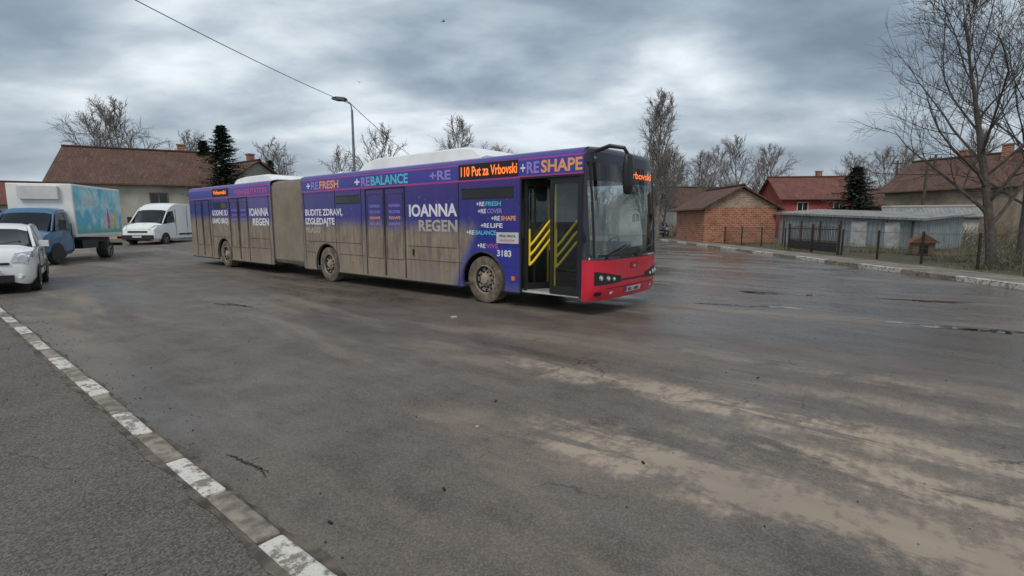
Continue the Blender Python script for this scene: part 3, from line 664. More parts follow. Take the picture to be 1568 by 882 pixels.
for nm, s0, s1, ar, dr in (('front_section', .15, 9.41, (SF, SM), (.16, 1.50)), ('rear_section', 11.3, 18.0, (SB,), None)):
    mb = MB()
    mb.prism(panel(s0, s1, ar, dr), -W2, -W2+.045, 0)
    if dr:
        mb.prism(panel(1.75, s1, ar, None), W2-.045, W2, 0)
        mb.box((-(s0+1.748)/2, W2-.0225, .675), (1.748-s0, .045, .75), 0); mb.box((-(s0+1.748)/2, W2-.0225, 2.57), (1.748-s0, .045, .34), 0)
    else: mb.prism(panel(s0, s1, ar, None), W2-.045, W2, 0)
    mb.loft([[(-s0, y, z) for y, z in roofring], [(-s1, y, z) for y, z in roofring]], closed=False)
    mb.obj(nm+'_body', [M_wrap], bus, smooth_=True, auto=25)
    mb = MB()
    if s0 < 1:
        mb.box((-(1.85+s1)/2-.05, 0, 1.66), (s1-1.85-.1, 1.9, 2.1), 0)
        mb.box((-(s0+s1)/2, 0, .335), (s1-s0-.1, 1.6, .05), 0)
    else:
        mb.box((-(s0+s1)/2, 0, 1.5), (s1-s0-.1, 1.9, 2.4), 0); mb.box((-s1+.02, 0, 1.55), (.04, 2.48, 2.4), 1); mb.box((-s1-.01, 0, 1.95), (.03, 2.0, .9), 2)
        mb.box((-s1-.01, -1.1, .9), (.03, .15, .5), 3); mb.box((-s1-.01, 1.1, .9), (.03, .15, .5), 3)
    for c in ar:
        for yy in (-1.1, 1.1): mb.box((-c, yy, 1.12), (1.3, .30, .06), 0)
    for (xa) in (-s0-.02, -s1+.02):
        if xa < -1: mb.box((xa, 0, 1.5), (.04, 2.44, 2.3), 0)
    mb.obj(nm+'_inner', [M_under, M_wrap, M_glass, M_red], bus)
mb = MB(); mb.box((-.95, W2-.02, 1.725), (1.6, .006, 1.35), 0); mb.obj('driver_side_window', [M_dglass], bus)
for nm, c in (('front_wheel', SF), ('middle_wheel', SM), ('rear_wheel', SB)):
    for sd in (-1, 1): wheel(nm+('_right' if sd < 0 else '_left'), bus, -c, sd*1.09, .475, .30, sd, M_tyre_m, M_rim_m, True)
mb = MB()
for c in (SF, SM, SB):
    P = [(x, -W2-.004, z) for x, z in arch(-c, .565)]; mb.tube(P, .018, 6)
mb.obj('wheel_arch_lips', [M_bordm], bus)
mb = MB(); rings = []; nf = 17; s0, s1 = 9.41, 11.3
for i in range(nf*2+1):
    s = s0+(s1-s0)*i/(nf*2); k = 0 if i % 2 == 0 else .085; w = 1.245-k; zt = 2.86-k; zb = .36+k
    rings.append([(-s, -w, zb+.1), (-s, -w, zt-.22), (-s, -w+.06, zt-.07), (-s, -w+.22, zt), (-s, w-.22, zt), (-s, w-.06, zt-.07), (-s, w, zt-.22), (-s, w, zb+.1), (-s, w-.1, zb), (-s, -w+.1, zb)])
mb.loft(rings); mb.obj('bellows', [M_bel], bus)
mb = MB()
for s in (9.42, 11.29): mb.loft([[(-s+dx, y*1.003, z) for y, z in [(1.275, .34)]+roofring+[(-1.275, .34)]] for dx in (-.03, .03)], closed=False)
mb.obj('bellows_frames', [simple('frame_alu', (.20, .185, .17), .6)], bus)
def nx(yn, z):
    base = -.15+.34*(max(0, 1-abs(yn)**3.2))**(1/3.2)
    if z < .5: off = -.06*((.5-z)/.22)**1.5
    elif z < 1.0: off = 0.0
    else: off = -.02-.13*((z-1.0)/1.7)**1.3
    return base+off
zl = [(.27, .99), (.34, 1), (.45, 1), (.55, 1), (.75, 1), (.98, 1), (.99, 1), (1.03, .992), (1.3, .992), (1.7, .992), (2.1, .992), (2.32, .992), (2.5, .992), (2.62, .995), (2.63, 1), (2.74, 1), (2.80, .99), (2.855, .957), (2.89, .88), (2.915, .6), (2.922, .2)]
rings = []
for (z, wsc) in zl:
    ring = []
    for i in range(33):
        th = math.pi*i/32; cs = -math.cos(th); yn = math.copysign(abs(cs)**(.62), cs)
        x = nx(yn, z)
        if z > 2.8: x = -.15+(x+.15)*(1 if z < 2.83 else (.85 if z < 2.87 else (.6 if z < 2.9 else .1)))
        if abs(yn) > .999: x = -.16
        ring.append((x, yn*W2*wsc, z))
    rings.append(ring)
mb = MB()
def nm_(i, j):
    z = (zl[i][0]+zl[i+1][0])/2
    if z < .985: return 0
    if z < 2.32: return 1 if 3 <= j <= 28 else 3
    if z < 2.625: return 3
    return 2
mb.loft(rings, closed=False, mf=nm_); mb.obj('nose', [M_red, M_wind, simple('nose_top', (.022, .024, .045), .35, .1, 2), M_glass], bus, smooth_=True, auto=20)
def on(yn, z, out=.012): return Vector((nx(yn, z)+out, yn*W2, z))
def patch(mb, y0, y1, z0, z1, mi, out=.01, ny=8, nz=3, top=None):
    vs = []; fs = []
    for i in range(nz+1):
        for j in range(ny+1):
            yy = y0+(y1-y0)*j/ny; t = i/nz; zt = z1 if top is None else top(yy); zz = z0+(zt-z0)*t if not callable(z0) else z0(yy)+(zt-z0(yy))*t
            vs.append(on(yy, zz, out))
    for i in range(nz):
        for j in range(ny):
            a = i*(ny+1)+j; fs.append((a, a+1, a+ny+2, a+ny+1))
    mb.add(vs, fs, mi)
mb = MB()
for sg in (-1, 1):
    patch(mb, sg*.94, sg*.38, lambda y: .55+.04*(0.9-abs(y)), .70, 0, .008, top=lambda y: .79-.2*(.94-abs(y)))
    patch(mb, sg*.93, sg*.82, .36, .43, 0, .008)
for (yy, zz, rr) in ((.84, .67, .055), (.70, .655, .052), (.57, .635, .040)):
    for sg in (-1, 1):
        p = on(sg*yy, zz, .0); mb.tube([p, p+Vector((.022, 0, 0))], [rr, rr*.9], 12, 1); mb.tube([p+Vector((.02, 0, 0)), p+Vector((.028, 0, 0))], [rr*.55, rr*.4], 10, 2)
patch(mb, -.36, .36, .585, .615, 0, .008, 8, 1)
patch(mb, -.72, .72, .475, .485, 0, .006, 12, 1)
patch(mb, -.97, .97, .984, .996, 0, .006, 16, 1)
patch(mb, -.24, .24, .355, .46, 3, .014, 4, 1); patch(mb, -.235, -.20, .36, .455, 4, .018, 1, 1)
patch(mb, -.10, .10, .79, .90, 5, .01, 4, 1)
for yy in (-.62, .62): patch(mb, yy-.035, yy+.035, .375, .42, 2, .012, 1, 1)
mb.obj('headlights_and_plate', [M_black, M_chrome, simple('lamp_lens', (.8, .8, .78), .1, .05), simple('plate_white', (.7, .7, .7), .4, .05), simple('plate_blue', (.02, .05, .4), .4, .05), simple('emblem', (.40, .02, .03), .3, .1)], bus)
text('BG  1483', bus, nx(0, .4)+.024, 0, .375, .40, .06, M_black, (R(90), 0, R(90)), 'plate_text', align='CENTER')
text('o', bus, nx(0, .85)+.018, 0, .81, .09, .06, M_frame, (R(90), 0, R(90)), 'emblem_mark', align='CENTER')
mb = MB()
for (a, b2) in (((-.75, 1.02), (-.15, 1.22)), ((.05, 1.02), (.68, 1.24))):
    pts = [on(a[0]+(b2[0]-a[0])*t, a[1]+(b2[1]-a[1])*t, .04) for t in (0, .25, .5, .75, 1)]; mb.tube(pts, .014, 5)
mb.tube([on(-.93, z, .004) for z in (1.0, 1.5, 2.0, 2.6)], .02, 5)
mb.tube([on(.93, z, .004) for z in (1.0, 1.5, 2.0, 2.6)], .02, 5)
patch(mb, -.97, .97, 1.0, 1.07, 0, .003, 16, 1)
mb.obj('wipers_and_trim', [M_black], bus)
M_led = emis('led_orange', (1, .20, .03), .9)
text('Vrbovski', bus, nx(0, 2.45)+.035, .34, 2.42, .95, .13, M_led, (R(90), 0, R(90)), 'front_display_text', .006, align='CENTER')
mb = MB()
mb.tube([(-.02, -1.12, 2.80), (.25, -1.13, 2.86), (.47, -1.05, 2.82), (.52, -.98, 2.70)], [.035, .035, .032, .03], 8)
mb.obj('mirror_arm', [M_black], bus, smooth_=True)
mb = MB(); rings = []
for (z, wx, wy) in ((2.08, .03, .07), (2.11, .06, .11), (2.25, .075, .125), (2.55, .075, .125), (2.69, .06, .11), (2.73, .03, .07)):
    rings.append([(.52+wx*math.cos(t)*1.0, -.98+wy*math.sin(t), z) for t in [2*math.pi*k/12 for k in range(12)]])
mb.loft(rings); mb.obj('mirror_head', [M_black], bus, smooth_=True, auto=60)
mb = MB()
def strip(s0, s1, z0, z1, mi=0, th=.008): mb.box((-(s0+s1)/2, -W2-th/2+.001, (z0+z1)/2), (abs(s1-s0), th, abs(z1-z0)), mi)
for (d0, d1) in ((4.86, 6.36), (12.92, 14.34), (16.1, 17.45)):
    for s in (d0, d1): strip(s-.022, s+.022, .34, 1.3, 4); strip(s-.022, s+.022, 1.3, 2.40)
    m_ = (d0+d1)/2; strip(m_-.03, m_+.03, 1.3, 2.38, 0, .012); strip(m_-.03, m_+.03, .36, 1.3, 4, .012)
    strip(d0-.02, d1+.02, 2.385, 2.42)
    for (a, b2) in ((d0+.06, m_-.07), (m_+.07, d1-.06)):
        strip(a, a+.012, .75, 2.28, 4); strip(b2-.012, b2, .75, 2.28, 4); strip(a+.012, b2-.012, 2.268, 2.28, 4); strip(a+.012, b2-.012, .75, .762, 4)
for s in (3.12, 6.55, 7.72, 9.30, 11.45, 15.9): strip(s-.006, s+.006, .32, 1.3, 4); strip(s-.006, s+.006, 1.3, 2.44)
for (a, b2) in ((3.2, 4.78), (6.6, 9.25), (11.5, 12.85), (14.45, 15.85)): strip(a, b2, 1.08, 1.09, 4)
for (a, b2, z) in ((1.56, 1.9, .78), (3.0, 4.82, .78), (6.42, 7.6, .78), (8.8, 9.35, .78), (11.35, 12.86, .78)): strip(a, b2, z, z+.007, 4)
for (a, b2, z0, z1) in ((1.66, 3.02, 2.10, 2.27), (6.62, 7.66, 2.10, 2.27), (14.5, 15.7, 2.1, 2.27)):
    strip(a, b2, z0, z1, 1, .006); strip(a, b2, z1, z1+.018, 0, .012); strip(a, b2, z0-.018, z0, 0, .012)
strip(1.55, 3.10, 2.47, 2.765, 0, .012); strip(14.35, 15.7, 2.50, 2.76, 0, .012)
for (s, z) in ((3.5, .62), (7.0, .62), (12.1, .62)): strip(s-.03, s+.03, z-.02, z+.02, 2, .014)
strip(1.62, 1.70, .52, .60, 2, .014); strip(4.55, 4.60, .88, 1.02, 0, .02)
strip(1.53, 2.08, 1.22, 1.43, 3, .014)
for s in (.175, 1.485): strip(s-.02, s+.02, .32, 2.42, 0, .010)
strip(.155, 1.505, 2.405, 2.44, 0, .012)
mb.obj('side_trim', [M_bord, M_glass, simple('marker_orange', (.7, .2, .02), .3), M_frame, M_bordm], bus)
mb = MB()
for (a, b2) in ((1.52, 1.88), (3.02, 7.62), (8.78, 9.38), (11.33, 14.4), (15.5, 17.98)): mb.box((-(a+b2)/2, -W2+.02, .285), (b2-a, .06, .03))
mb.obj('skirt_shadow_strip', [M_under], bus)  # near-black strips paint the shadow line below the side panels
def lm(n_, c, e=0): return simple(n_, c, .5, .05, 3)
T_or = lm('print_orange', (.90, .38, .17)); T_cy = lm('print_cyan', (.10, .58, .70)); T_vi = lm('print_violet', (.32, .26, .70)); T_wh = lm('print_white', (.80, .80, .84)); T_pk = lm('print_pink', (.55, .1, .38)); T_gr = lm('print_white_muddy', (.48, .42, .355))
def st(body, s0, s1, zc, cap, mat, bold=.014): text(body, bus, -s1, -W2-.0035, zc-cap/2, s1-s0, cap, mat, bold=bold)
st('RE', 1.08, 1.36, 2.605, .20, T_vi, .022); st('+', 1.39, 1.50, 2.605, .2, T_wh); st('SHAPE', .17, 1.03, 2.61, .21, T_or, .022)
text('110 Put za Vrbovski', bus, -3.06, -W2-.014, 2.53, 1.46, .19, M_led, bold=.012, name='side_display_text')
text('Vrbovski', bus, -15.6, -W2-.014, 2.57, 1.1, .14, M_led, bold=.012, name='rear_display_text')
st('+RE', 3.35, 4.0, 2.60, .19, T_vi, .022); st('BALANCE', 4.73, 6.12, 2.60, .21, T_cy, .022); st('RE', 6.16, 6.52, 2.60, .21, T_vi, .022); st('+', 6.58, 6.80, 2.6, .2, T_wh, .022)
st('FRESH', 7.53, 8.45, 2.60, .20, T_or, .022); st('RE', 8.5, 8.88, 2.6, .2, T_vi, .022); st('+', 8.93, 9.12, 2.6, .2, T_wh, .022)
st('+REHABILITATION', 11.5, 13.9, 2.6, .17, T_pk, .022)
st('IOANNA', 3.18, 4.72, 1.88, .26, T_wh, .022); st('REGEN', 3.18, 4.40, 1.55, .24, T_gr, .022)
st('BUDITE ZDRAVI,', 7.4, 9.26, 1.88, .17, T_wh, .02); st('IZGLEDAJTE', 7.78, 9.26, 1.64, .17, T_wh, .02); st('MLADO', 8.5, 9.26, 1.40, .15, T_gr, .018)
st('GODINE SU', 14.5, 15.85, 1.93, .18, T_wh, .02); st('SAMO BROJ', 14.5, 15.85, 1.65, .18, T_wh, .02)
st('IOANNA', 11.48, 12.8, 1.93, .24, T_wh, .022); st('REGEN', 11.48, 12.6, 1.62, .22, T_wh, .022)
for i, (a, b2, ca, cb) in enumerate((('+RE', 'HABILITATION', T_vi, T_pk), ('+RE', 'FRESH', T_wh, T_cy), ('+RE', 'COVER', T_wh, T_vi), ('+RE', 'SHAPE', T_wh, T_or), ('+RE', 'LIFE', T_wh, T_wh), ('+RE', 'BALANCE', T_wh, T_cy), ('+RE', 'VIVE', T_wh, T_pk))):
    z = (2.19, 1.98, 1.84, 1.70, 1.56, 1.42, 1.16)[i]; x0 = (2.9, 2.62, 2.58, 2.22, 2.5, 2.9, 2.6)[i]
    L = .078*len(b2); st(a, x0-.22, x0, z, .085, ca, .018); st(b2, max(1.6, x0-.25-L), x0-.25, z, .085, cb, .018)
for s in (5.02, 5.78):
    for i, w in enumerate(('REFRESH', 'RECOVER', 'RESHAPE', 'RELIFE')): st(w, s, s+.42, 2.0-.14*i, .065, (T_vi, T_vi, T_or, T_vi)[i])
for s in (13.05, 13.75):
    for i, w in enumerate(('REFRESH', 'RECOVER', 'RESHAPE')): st(w, s, s+.40, 2.0-.15*i, .065, T_vi)
st('3183', 1.72, 2.08, 1.03, .12, T_wh, .02)
text('PRVA VRATA', bus, -2.0, -W2-.016, 1.34, .4, .045, M_bord); text('VALIDATOR', bus, -2.0, -W2-.016, 1.26, .38, .04, T_pk)
mb = MB()
mb.box((-.88, 0, .335), (1.7, 2.35, .05), 0)
mb.box((-1.62, -.72, .80), (.06, .9, .9), 1)
mb.box((-1.78, .1, 1.5), (.05, 2.3, 2.3), 1)
mb.box((-.62, .42, .80), (1.1, .05, .9), 1)
mb.box((-1.15, .42, 1.5), (.05, .07, 2.2), 1)
mb.box((-.10, -.0, .80), (.22, 2.2, .50), 1); mb.box((-.22, .55, 1.08), (.20, .7, .12), 1)
mb.box((-.85, -W2+.10, .325), (1.28, .12, .03), 3)
mb.box((-.88, 0, 2.70), (1.7, 2.2, .04), 0)
mb.box((-1.22, .78, .85), (.5, .5, .14), 4); mb.box((-1.46, .78, 1.25), (.13, .48, .75), 4); mb.box((-1.47, .78, 1.70), (.10, .26, .2), 4); mb.box((-1.22, .78, .58), (.25, .3, .45), 1)
mb.box((-1.745, -.2, 1.75), (.02, 1.5, .9), 5)
mb.obj('cab_interior', [M_grey, M_idark, M_dglass, simple('step_pale', (.48, .46, .41), .7), simple('seat_blue', (.05, .07, .16), .8), simple('saloon_grey', (.16, .17, .18), .7, .5, 3)], bus, bevel=.012)
mb = MB(); pts = [(-.68+.10*math.cos(t)*.9, .78+.22*math.sin(t), 1.22+.10*math.cos(t)) for t in [2*math.pi*k/20 for k in range(21)]]
mb.tube(pts, .016, 6); mb.tube([(-.68, .78, 1.22), (-.35, .78, 1.0)], .03, 6); mb.obj('steering_wheel', [M_black], bus)
def leaf(name, x0, x1, yy, swing=None, ry=.10):
    e = bpy.data.objects.new(name, None); scene.collection.objects.link(e); e.parent = bus; e.location = (x0, yy, 0)
    if swing: e.rotation_euler[2] = swing
    w = x1-x0; mb = MB(); q = .05 if ry > 0 else -.05
    mb.box((w/2, 0, .42), (w, .035, .14), 0); mb.box((w/2, 0, 2.35), (w, .035, .12), 0)
    mb.box((.035, 0, 1.39), (.07, .035, 1.8), 0); mb.box((w-.035, 0, 1.39), (.07, .035, 1.8), 0)
    mb.box((w/2, 0, 1.39), (w-.14, .006, 1.8), 1)
    for (za, zb) in ((.82, 1.26), (1.0, 1.44), (1.18, 1.62)): mb.tube([(.09, q, za), (w*.30, ry, za+.10), (w-.14, ry, zb), (w-.06, q*.8, zb+.06)], .024, 8, 2)
    mb.tube([(.09, q, .82), (.09, q, 1.5)], .018, 6, 2); mb.tube([(w-.09, q, 1.1), (w-.09, q, 1.66)], .018, 6, 2)
    mb.obj(name+'_panel', [M_black, M_dglass, M_yel], e, smooth_=True)
leaf('front_door_leaf', -.84, -.20, -W2+.045, None, .06)
leaf('open_door_leaf', -1.45, -.84, -W2+.06, R(62), -.07)
mb = MB(); mb.tube([(-.86, -1.05, .36), (-.86, -1.05, 2.6)], .02, 8, 1); mb.tube([(-1.45, -.45, .36), (-1.45, -.45, 2.6)], .02, 8, 1)
mb.obj('grab_poles', [M_grey, M_yel], bus)
for nm, s0, s1, h in (('aircon_unit', 2.7, 6.9, .30), ('rear_aircon_unit', 11.6, 14.4, .25), ('roof_hatch', 7.4, 8.3, .08)):
    mb = MB(); rings = []
    for (s, k) in ((s0, .3), (s0+.25, .85), (s0+.6, 1), (s1-.6, 1), (s1-.25, .85), (s1, .3)):
        zt = 2.88+h*k; rings.append([(-s, -1.08, 2.87), (-s, -1.03, zt-.05), (-s, -.88, zt), (-s, .85, zt), (-s, .96, zt-.05), (-s, 1.0, 2.87)])
    mb.loft(rings)
    for i in range(5):
        s = s0+.9+i*(s1-s0-1.8)/4
        if s1-s0 > 2: mb.box((-s, -.55, 2.88+h+.012), (.35, .4, .03), 1)
    mb.obj(nm, [M_roofw, M_grey], bus, smooth_=True)

# ---------------------------------------------------------------- cars
def ring(x, zb, zbelt, zroof, wl, wb, wr):
    half = [(0, zb), (wl*.88, zb), (wl, zb+.14), (wl*1.01, zb*.4+zbelt*.6), (wb, zbelt), (wr, zroof-.05), (wr*.72, zroof), (0, zroof+.015)]
    return [(x, y, z) for y, z in half]+[(x, -y, z) for y, z in half[-2:0:-1]]
def car_body(parent, stations, glass_side, glass_all, mats, name='body'):
    mb = MB(); rings_ = [ring(*s) for s in stations]
    def mf(i, j):
        if i in glass_all and j in (4, 5, 6, 7, 8, 9): return 1
        if i in glass_side and j in (4, 9): return 1
        if j in (0, 13): return 2
        return 0
    mb.loft(rings_, mf=mf, capm=0); return mb.obj(name, mats, parent, smooth_=True, auto=32)
def paint(n_, c): return simple(n_, c, .3, .05, 2, coat=.6, dirt=.55, dz=.45)
M_cw = paint('white_paint', (.82, .83, .82)); M_cb = paint('blue_paint', (.06, .16, .29)); M_cd = paint('dark_paint', (.03, .035, .05))
M_cglass, nt, b = new_mat('car_glass'); b.inputs['Base Color'].default_value = (.015, .018, .02, 1); b.inputs['Roughness'].default_value = .04
M_lens = simple('headlamp', (.5, .52, .54), .12, .2, 20, metallic=.3)
def arches(mb, xs, w, r, mi):
    for x in xs:
        for sg in (-1, 1):
            vs = [(x, sg*(w+.004), r)]+[(x+(r+.07)*math.cos(t), sg*(w+.004), max(.2, r+(r+.07)*math.sin(t))) for t in [2*math.pi*k/28 for k in range(28)]]
            mb.add(vs, [(0, k+1, (k+1) % 28+1) for k in range(28)], mi)
def hatch(name, loc, rz, paintm):
    e = empty(name, loc, rz)
    stn = [(0.02, .28, .52, .60, .50, .46, .34), (0.0, .24, .64, .71, .62, .58, .44), (-.04, .22, .76, .83, .70, .67, .53), (-.10, .21, .85, .92, .765, .74, .61), (-.22, .20, .92, .99, .80, .775, .66), (-.45, .20, .98, 1.045, .82, .79, .69), (-.80, .2, 1.01, 1.08, .83, .80, .70),
        (-1.30, .2, 1.02, 1.45, .835, .805, .655), (-1.45, .2, 1.02, 1.52, .835, .805, .65), (-1.75, .2, 1.02, 1.56, .835, .805, .65), (-2.45, .2, 1.03, 1.58, .835, .805, .65), (-3.1, .2, 1.04, 1.55, .83, .80, .64), (-3.35, .2, 1.03, 1.50, .82, .79, .62), (-3.55, .22, 1.0, 1.38, .80, .76, .58), (-3.65, .28, .95, 1.02, .76, .71, .5)]
    car_body(e, stn, (7, 8, 9, 10), (6,), [paintm, M_cglass, M_under])
    mb = MB()
    for sg in (-1, 1):
        mb.tube([(-.80, sg*.79, 1.03), (-1.30, sg*.705, 1.41), (-1.50, sg*.68, 1.50)], .032, 6, 0)
        for x in (-1.70, -2.45, -3.15): mb.tube([(x, sg*.81, 1.0), (x-.02, sg*.662, 1.51)], .032, 6, 0)
        mb.tube([(-1.50, sg*.665, 1.515), (-2.4, sg*.655, 1.55), (-3.2, sg*.65, 1.525)], .028, 6, 0)
    mb.obj('pillars', [paintm], e, smooth_=True)
    mb = MB()
    arches(mb, (-.66, -2.95), .845, .285, 0)
    mb.box((.025, 0, .36), (.06, .92, .15), 0); mb.box((.0, 0, .69), (.07, .80, .05), 0); mb.box((.062, 0, .49), (.02, .52, .115), 1)
    for sg in (-1, 1):
        mb.add([(.008, sg*.42, .72), (-.005, sg*.70, .70), (-.25, sg*.805, .84), (-.20, sg*.785, .96), (-.09, sg*.50, .92)], [(0, 1, 4), (1, 2, 3), (1, 3, 4)], 2)
        mb.tube([(-.12, sg*.62, .81), (.0, sg*.62, .80)], [.10, .085], 14, 3)
        mb.tube([(-.06, sg*.60, .40), (.03, sg*.55, .40)], [.065, .055], 10, 3)
        mb.box((-1.12, sg*.95, 1.10), (.14, .18, .15), 4)
        mb.box((-1.9, sg*.842, .92), (.16, .02, .03), 0); mb.box((-1.95, sg*.846, .52), (1.5, .02, .06), 0)
        for x in (-1.02, -2.12): mb.box((x, sg*.842, .66), (.012, .012, .62), 0)
    mb.box((-.005, 0, .80), (.05, .12, .09), 5)
    mb.obj('lights_and_trim', [M_black, simple('plate', (.65, .65, .65), .4), M_lens, simple('lens_white', (.75, .76, .78), .1), paintm, M_chrome], e, bevel=.006)
    text('BG 1185-VM', e, .075, 0, .46, .46, .065, M_black, (R(90), 0, R(90)), 'plate_text', align='CENTER')
    mb = MB(); mb.tube([(-.80, -.5, 1.09), (-.93, .0, 1.19)], .008, 4); mb.tube([(-.80, .1, 1.09), (-.93, .55, 1.17)], .008, 4); mb.obj('wipers', [M_black], e)
    for nm, x in (('front_wheel', -.66), ('rear_wheel', -2.95)):
        for sd in (-1, 1): wheel(nm, e, x, sd*.75, .285, .19, sd, M_tyre, M_chrome)
    return e
hatch('parked_car', (-11.62, 11.15, 0), R(-51), M_cw)
hatch('parked_car', (15.6, 53.5, 0), R(-100), M_cd); hatch('parked_car', (19.5, 54.5, 0), R(-170), M_cw)

v = empty('white_van', (-22.0, 30.0, H(-22, 30)-.02), math.atan2(-1, .05))
stn = [(0, .35, .70, .78, .78, .74, .6), (-.08, .28, .92, 1.0, .92, .88, .7), (-.35, .26, 1.12, 1.18, .98, .94, .75), (-.85, .25, 1.25, 1.32, 1.01, .97, .78), (-1.55, .25, 1.32, 2.10, 1.02, 1.0, .80), (-1.85, .25, 1.32, 2.32, 1.02, 1.0, .84), (-2.25, .25, 1.32, 2.50, 1.02, 1.0, .88), (-2.6, .25, 1.32, 2.55, 1.02, 1.01, .9), (-5.3, .25, 1.32, 2.55, 1.02, 1.01, .9), (-5.42, .3, 1.3, 2.45, 1.0, .98, .85)]
car_body(v, stn, (), (3,), [M_cw, M_cglass, M_under])
mb = MB(); arches(mb, (-.98, -4.5), 1.03, .34, 0)
for sg in (-1, 1):
    mb.add([(-1.02, sg*1.0, 1.34), (-2.0, sg*1.024, 1.36), (-2.0, sg*.93, 2.06), (-1.6, sg*.91, 2.0)], [(0, 1, 2, 3)], 1)
    mb.box((-1.2, sg*1.17, 1.5), (.12, .2, .36), 0); mb.box((-3.6, sg*1.03, .62), (2.6, .02, .10), 0)
    mb.add([(-.02, sg*.62, .93), (-.12, sg*.92, .92), (-.62, sg*.985, 1.22), (-.30, sg*.80, 1.16)], [(0, 1, 2, 3)], 2)
    mb.tube([(-.85, sg*.95, 1.28), (-1.55, sg*.86, 2.06), (-1.85, sg*.86, 2.26)], .035, 6, 4)
    mb.box((-2.07, sg*1.028, 1.35), (.02, .015, 1.6), 0); mb.box((-3.3, sg*1.03, 1.4), (.02, .015, 1.9), 0)
mb.box((.0, 0, .48), (.12, 1.75, .26), 0); mb.box((-.03, 0, .80), (.1, 1.1, .10), 0); mb.box((.07, 0, .52), (.02, .52, .11), 3)
mb.obj('trim', [M_black, M_cglass, M_lens, M_frame, M_cw], v, recalc=False)
for nm, x in (('front_wheel', -.98), ('rear_wheel', -4.5)):
    for sd in (-1, 1): wheel(nm, v, x, sd*.93, .34, .22, sd, M_tyre, M_chrome)
tk = empty('box_truck', (-17.99, 18.27, 0), R(-73.7))
stn = [(0, .45, .72, .80, .82, .8, .6), (-.06, .38, .95, 1.05, .92, .9, .7), (-.25, .36, 1.12, 1.18, .97, .93, .75), (-.70, .35, 1.24, 1.30, .98, .94, .78), (-1.20, .35, 1.28, 1.95, .99, .96, .76), (-1.42, .35, 1.28, 2.12, .99, .96, .78), (-2.0, .35, 1.28, 2.15, .99, .96, .78), (-2.05, .35, 1.28, 2.12, .98, .95, .77)]
car_body(tk, stn, (), (3,), [M_cb, M_cglass, M_under], 'cab')
def admat():
    m, nt, b = new_mat('advert_panel'); o = coord(nt); s = nd(nt, 'ShaderNodeSeparateXYZ'); nt.links.new(o, s.inputs[0])
    n = noise(nt, mapping(nt, o, (1, 0, 1)), 1.1, 4, .5, .6); c = ramp(nt, n, [(0, (.03, .30, .55)), (.42, (.13, .52, .72)), (.52, (.38, .72, .82)), (.6, (.65, .82, .86)), (.72, (.15, .55, .72)), (1, (.05, .4, .6))])
    c = mixc(nt, smooth(nt, s.outputs[2], 1.6, 1.1), c, (.12, .45, .38)); nt.links.new(c, b.inputs[0]); b.inputs['Roughness'].default_value = .4; return m
mb = MB(); mb.box((-4.2, 0, 2.05), (4.2, 2.14, 2.12), 0)
mb.obj('cargo_box', [simple('box_white', (.78, .78, .75), .45, .08, 1.5)], tk, bevel=.03)
mb = MB(); mb.box((-4.2, 1.075, 2.08), (4.0, .012, 1.9), 0); mb.box((-4.2, -1.075, 2.08), (4.0, .012, 1.9), 0)
mb.obj('advert', [admat()], tk)
mb = MB(); mb.box((-4.2, 0, .80), (4.1, 1.0, .2), 0); mb.box((-4.2, .98, 1.03), (4.2, .1, .08), 1); mb.box((-4.2, -.98, 1.03), (4.2, .1, .08), 1)
mb.box((-3.3, .85, .68), (1.3, .3, .35), 0); mb.box((-6.25, 0, .55), (.08, 2.0, .14), 0)
mb.box((-2.2, 0, 2.75), (.5, 1.3, .5), 3); mb.box((-6.32, .9, .85), (.04, .2, .12), 2)
arches(mb, (-.85,), 1.0, .38, 0)
for sg in (-1, 1):
    mb.add([(-.85, sg*.97, 1.27), (-1.85, sg*.985, 1.28), (-1.85, sg*.83, 1.98), (-1.28, sg*.82, 1.92)], [(0, 1, 2, 3)], 4)
    mb.box((-.95, sg*1.17, 1.5), (.1, .2, .38), 0); mb.tube([(-.9, sg*.95, 1.45), (-.95, sg*1.15, 1.6)], .015, 5, 0)
    mb.add([(-.01, sg*.55, .84), (-.06, sg*.86, .86), (-.24, sg*.93, 1.06), (-.08, sg*.58, 1.03)], [(0, 1, 2, 3)], 5)
    mb.tube([(-.70, sg*.92, 1.26), (-1.2, sg*.80, 1.9), (-1.42, sg*.80, 2.06)], .035, 6, 6)
    mb.box((-1.95, sg*.99, 1.0), (.02, .02, 1.1), 0)
mb.box((.0, 0, .50), (.14, 1.9, .26), 0); mb.box((-.0, 0, .86), (.1, .9, .16), 0); mb.box((.08, 0, .52), (.02, .52, .11), 3)
mb.obj('chassis_and_trim', [M_black, M_chrome, simple('tail_lamp', (.5, .02, .02), .3), M_frame, M_cglass, M_lens, M_cb], tk, recalc=False)
for nm, x, w_ in (('front_wheel', -.85, .22), ('rear_wheel', -4.8, .4)):
    for sd in (-1, 1): wheel(nm, tk, x, sd*.88, .37, w_, sd, M_tyre, M_rim_m)
text('fresh', tk, -3.4, 1.084, 2.3, 1.1, .35, M_frame, (R(90), 0, R(180)), 'advert_text', align='CENTER')
mb = MB()
for i, (x, c, h) in enumerate(((-4.6, 0, .7), (-4.9, 1, .9), (-5.2, 0, .8), (-5.5, 2, 1.0), (-5.8, 0, .7))):
    mb.prism([(x-.11, 1.3), (x+.11, 1.3), (x+.11, 1.3+h*.7), (x+.04, 1.3+h*.85), (x+.04, 1.3+h), (x-.04, 1.3+h), (x-.04, 1.3+h*.85), (x-.11, 1.3+h*.7)], 1.082, 1.086, c)
mb.obj('advert_bottles', [M_frame, simple('decal_pink', (.6, .2, .3), .5), simple('decal_yellow', (.7, .5, .1), .5)], tk)

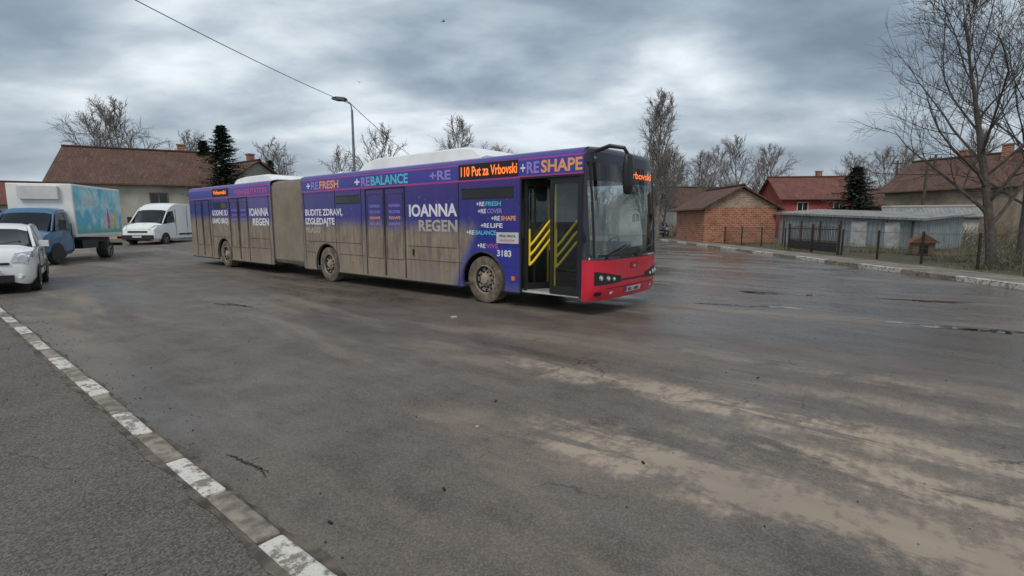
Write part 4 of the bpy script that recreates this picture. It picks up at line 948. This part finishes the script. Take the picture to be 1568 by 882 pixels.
bpy.context.view_layer.update()
for o, w in TEXTS:
    d = o.dimensions.x
    if d > 0: o.scale.x = w/d

# ---------------------------------------------------------------- sky / light
w = bpy.data.worlds.new('World'); scene.world = w; w.use_nodes = True; nt = w.node_tree; nt.nodes.clear()
out = nd(nt, 'ShaderNodeOutputWorld'); bg = nd(nt, 'ShaderNodeBackground'); bg.inputs[1].default_value = .1
sky = nd(nt, 'ShaderNodeTexSky', sky_type='NISHITA'); sky.sun_disc = False; sky.sun_elevation = R(50); sky.sun_rotation = R(200)
g = coord(nt, 'Generated'); s = nd(nt, 'ShaderNodeSeparateXYZ'); nt.links.new(g, s.inputs[0])
zc = math_n(nt, 'ADD', math_n(nt, 'MAXIMUM', s.outputs[2], 0.0), .25)
cx = nd(nt, 'ShaderNodeCombineXYZ'); nt.links.new(math_n(nt, 'DIVIDE', s.outputs[0], zc), cx.inputs[0]); nt.links.new(math_n(nt, 'DIVIDE', s.outputs[1], zc), cx.inputs[1])
pv = mapping(nt, cx.outputs[0], (.8, 1.1, 1), (0, 0, .3), (3.1, 1.7, 0))
n1 = noise(nt, pv, .7, 3, .5, .3); n2 = noise(nt, pv, 1.9, 7, .52, .1)
mixn = math_n(nt, 'ADD', math_n(nt, 'MULTIPLY', n1, .55), math_n(nt, 'MULTIPLY', n2, .45))
cc = ramp(nt, mixn, [(.38, (.18, .235, .30)), (.455, (.28, .35, .425)), (.52, (.46, .535, .60)), (.60, (.80, .86, .91))])
hz = smooth(nt, s.outputs[2], .28, .0)
cc = mixc(nt, math_n(nt, 'MULTIPLY', hz, .4), cc, (.50, .55, .59))
sc = nd(nt, 'ShaderNodeVectorMath', operation='SCALE'); nt.links.new(cc, sc.inputs[0]); sc.inputs['Scale'].default_value = 11.2
fin = mixc(nt, .95, sky.outputs[0], sc.outputs[0])
nt.links.new(fin, bg.inputs[0]); nt.links.new(bg.outputs[0], out.inputs[0])
sl = bpy.data.lights.new('sun', 'SUN'); sl.energy = 1.5; sl.angle = R(25); sl.color = (1, .92, .82); so = bpy.data.objects.new('sun', sl); scene.collection.objects.link(so)
so.rotation_euler = (R(40), 0, R(-20))

scene.view_settings.view_transform = 'Standard'; scene.view_settings.look = 'None'; scene.view_settings.exposure = 0
cam = bpy.data.cameras.new('camera'); cam.sensor_width = 36; cam.lens = 36*778/1568; cam.clip_end = 3000; cam.clip_start = .05
co = bpy.data.objects.new('camera', cam); scene.collection.objects.link(co); co.location = (0, 0, 1.65); co.rotation_euler = (R(90-7.54), 0, 0)
scene.camera = co
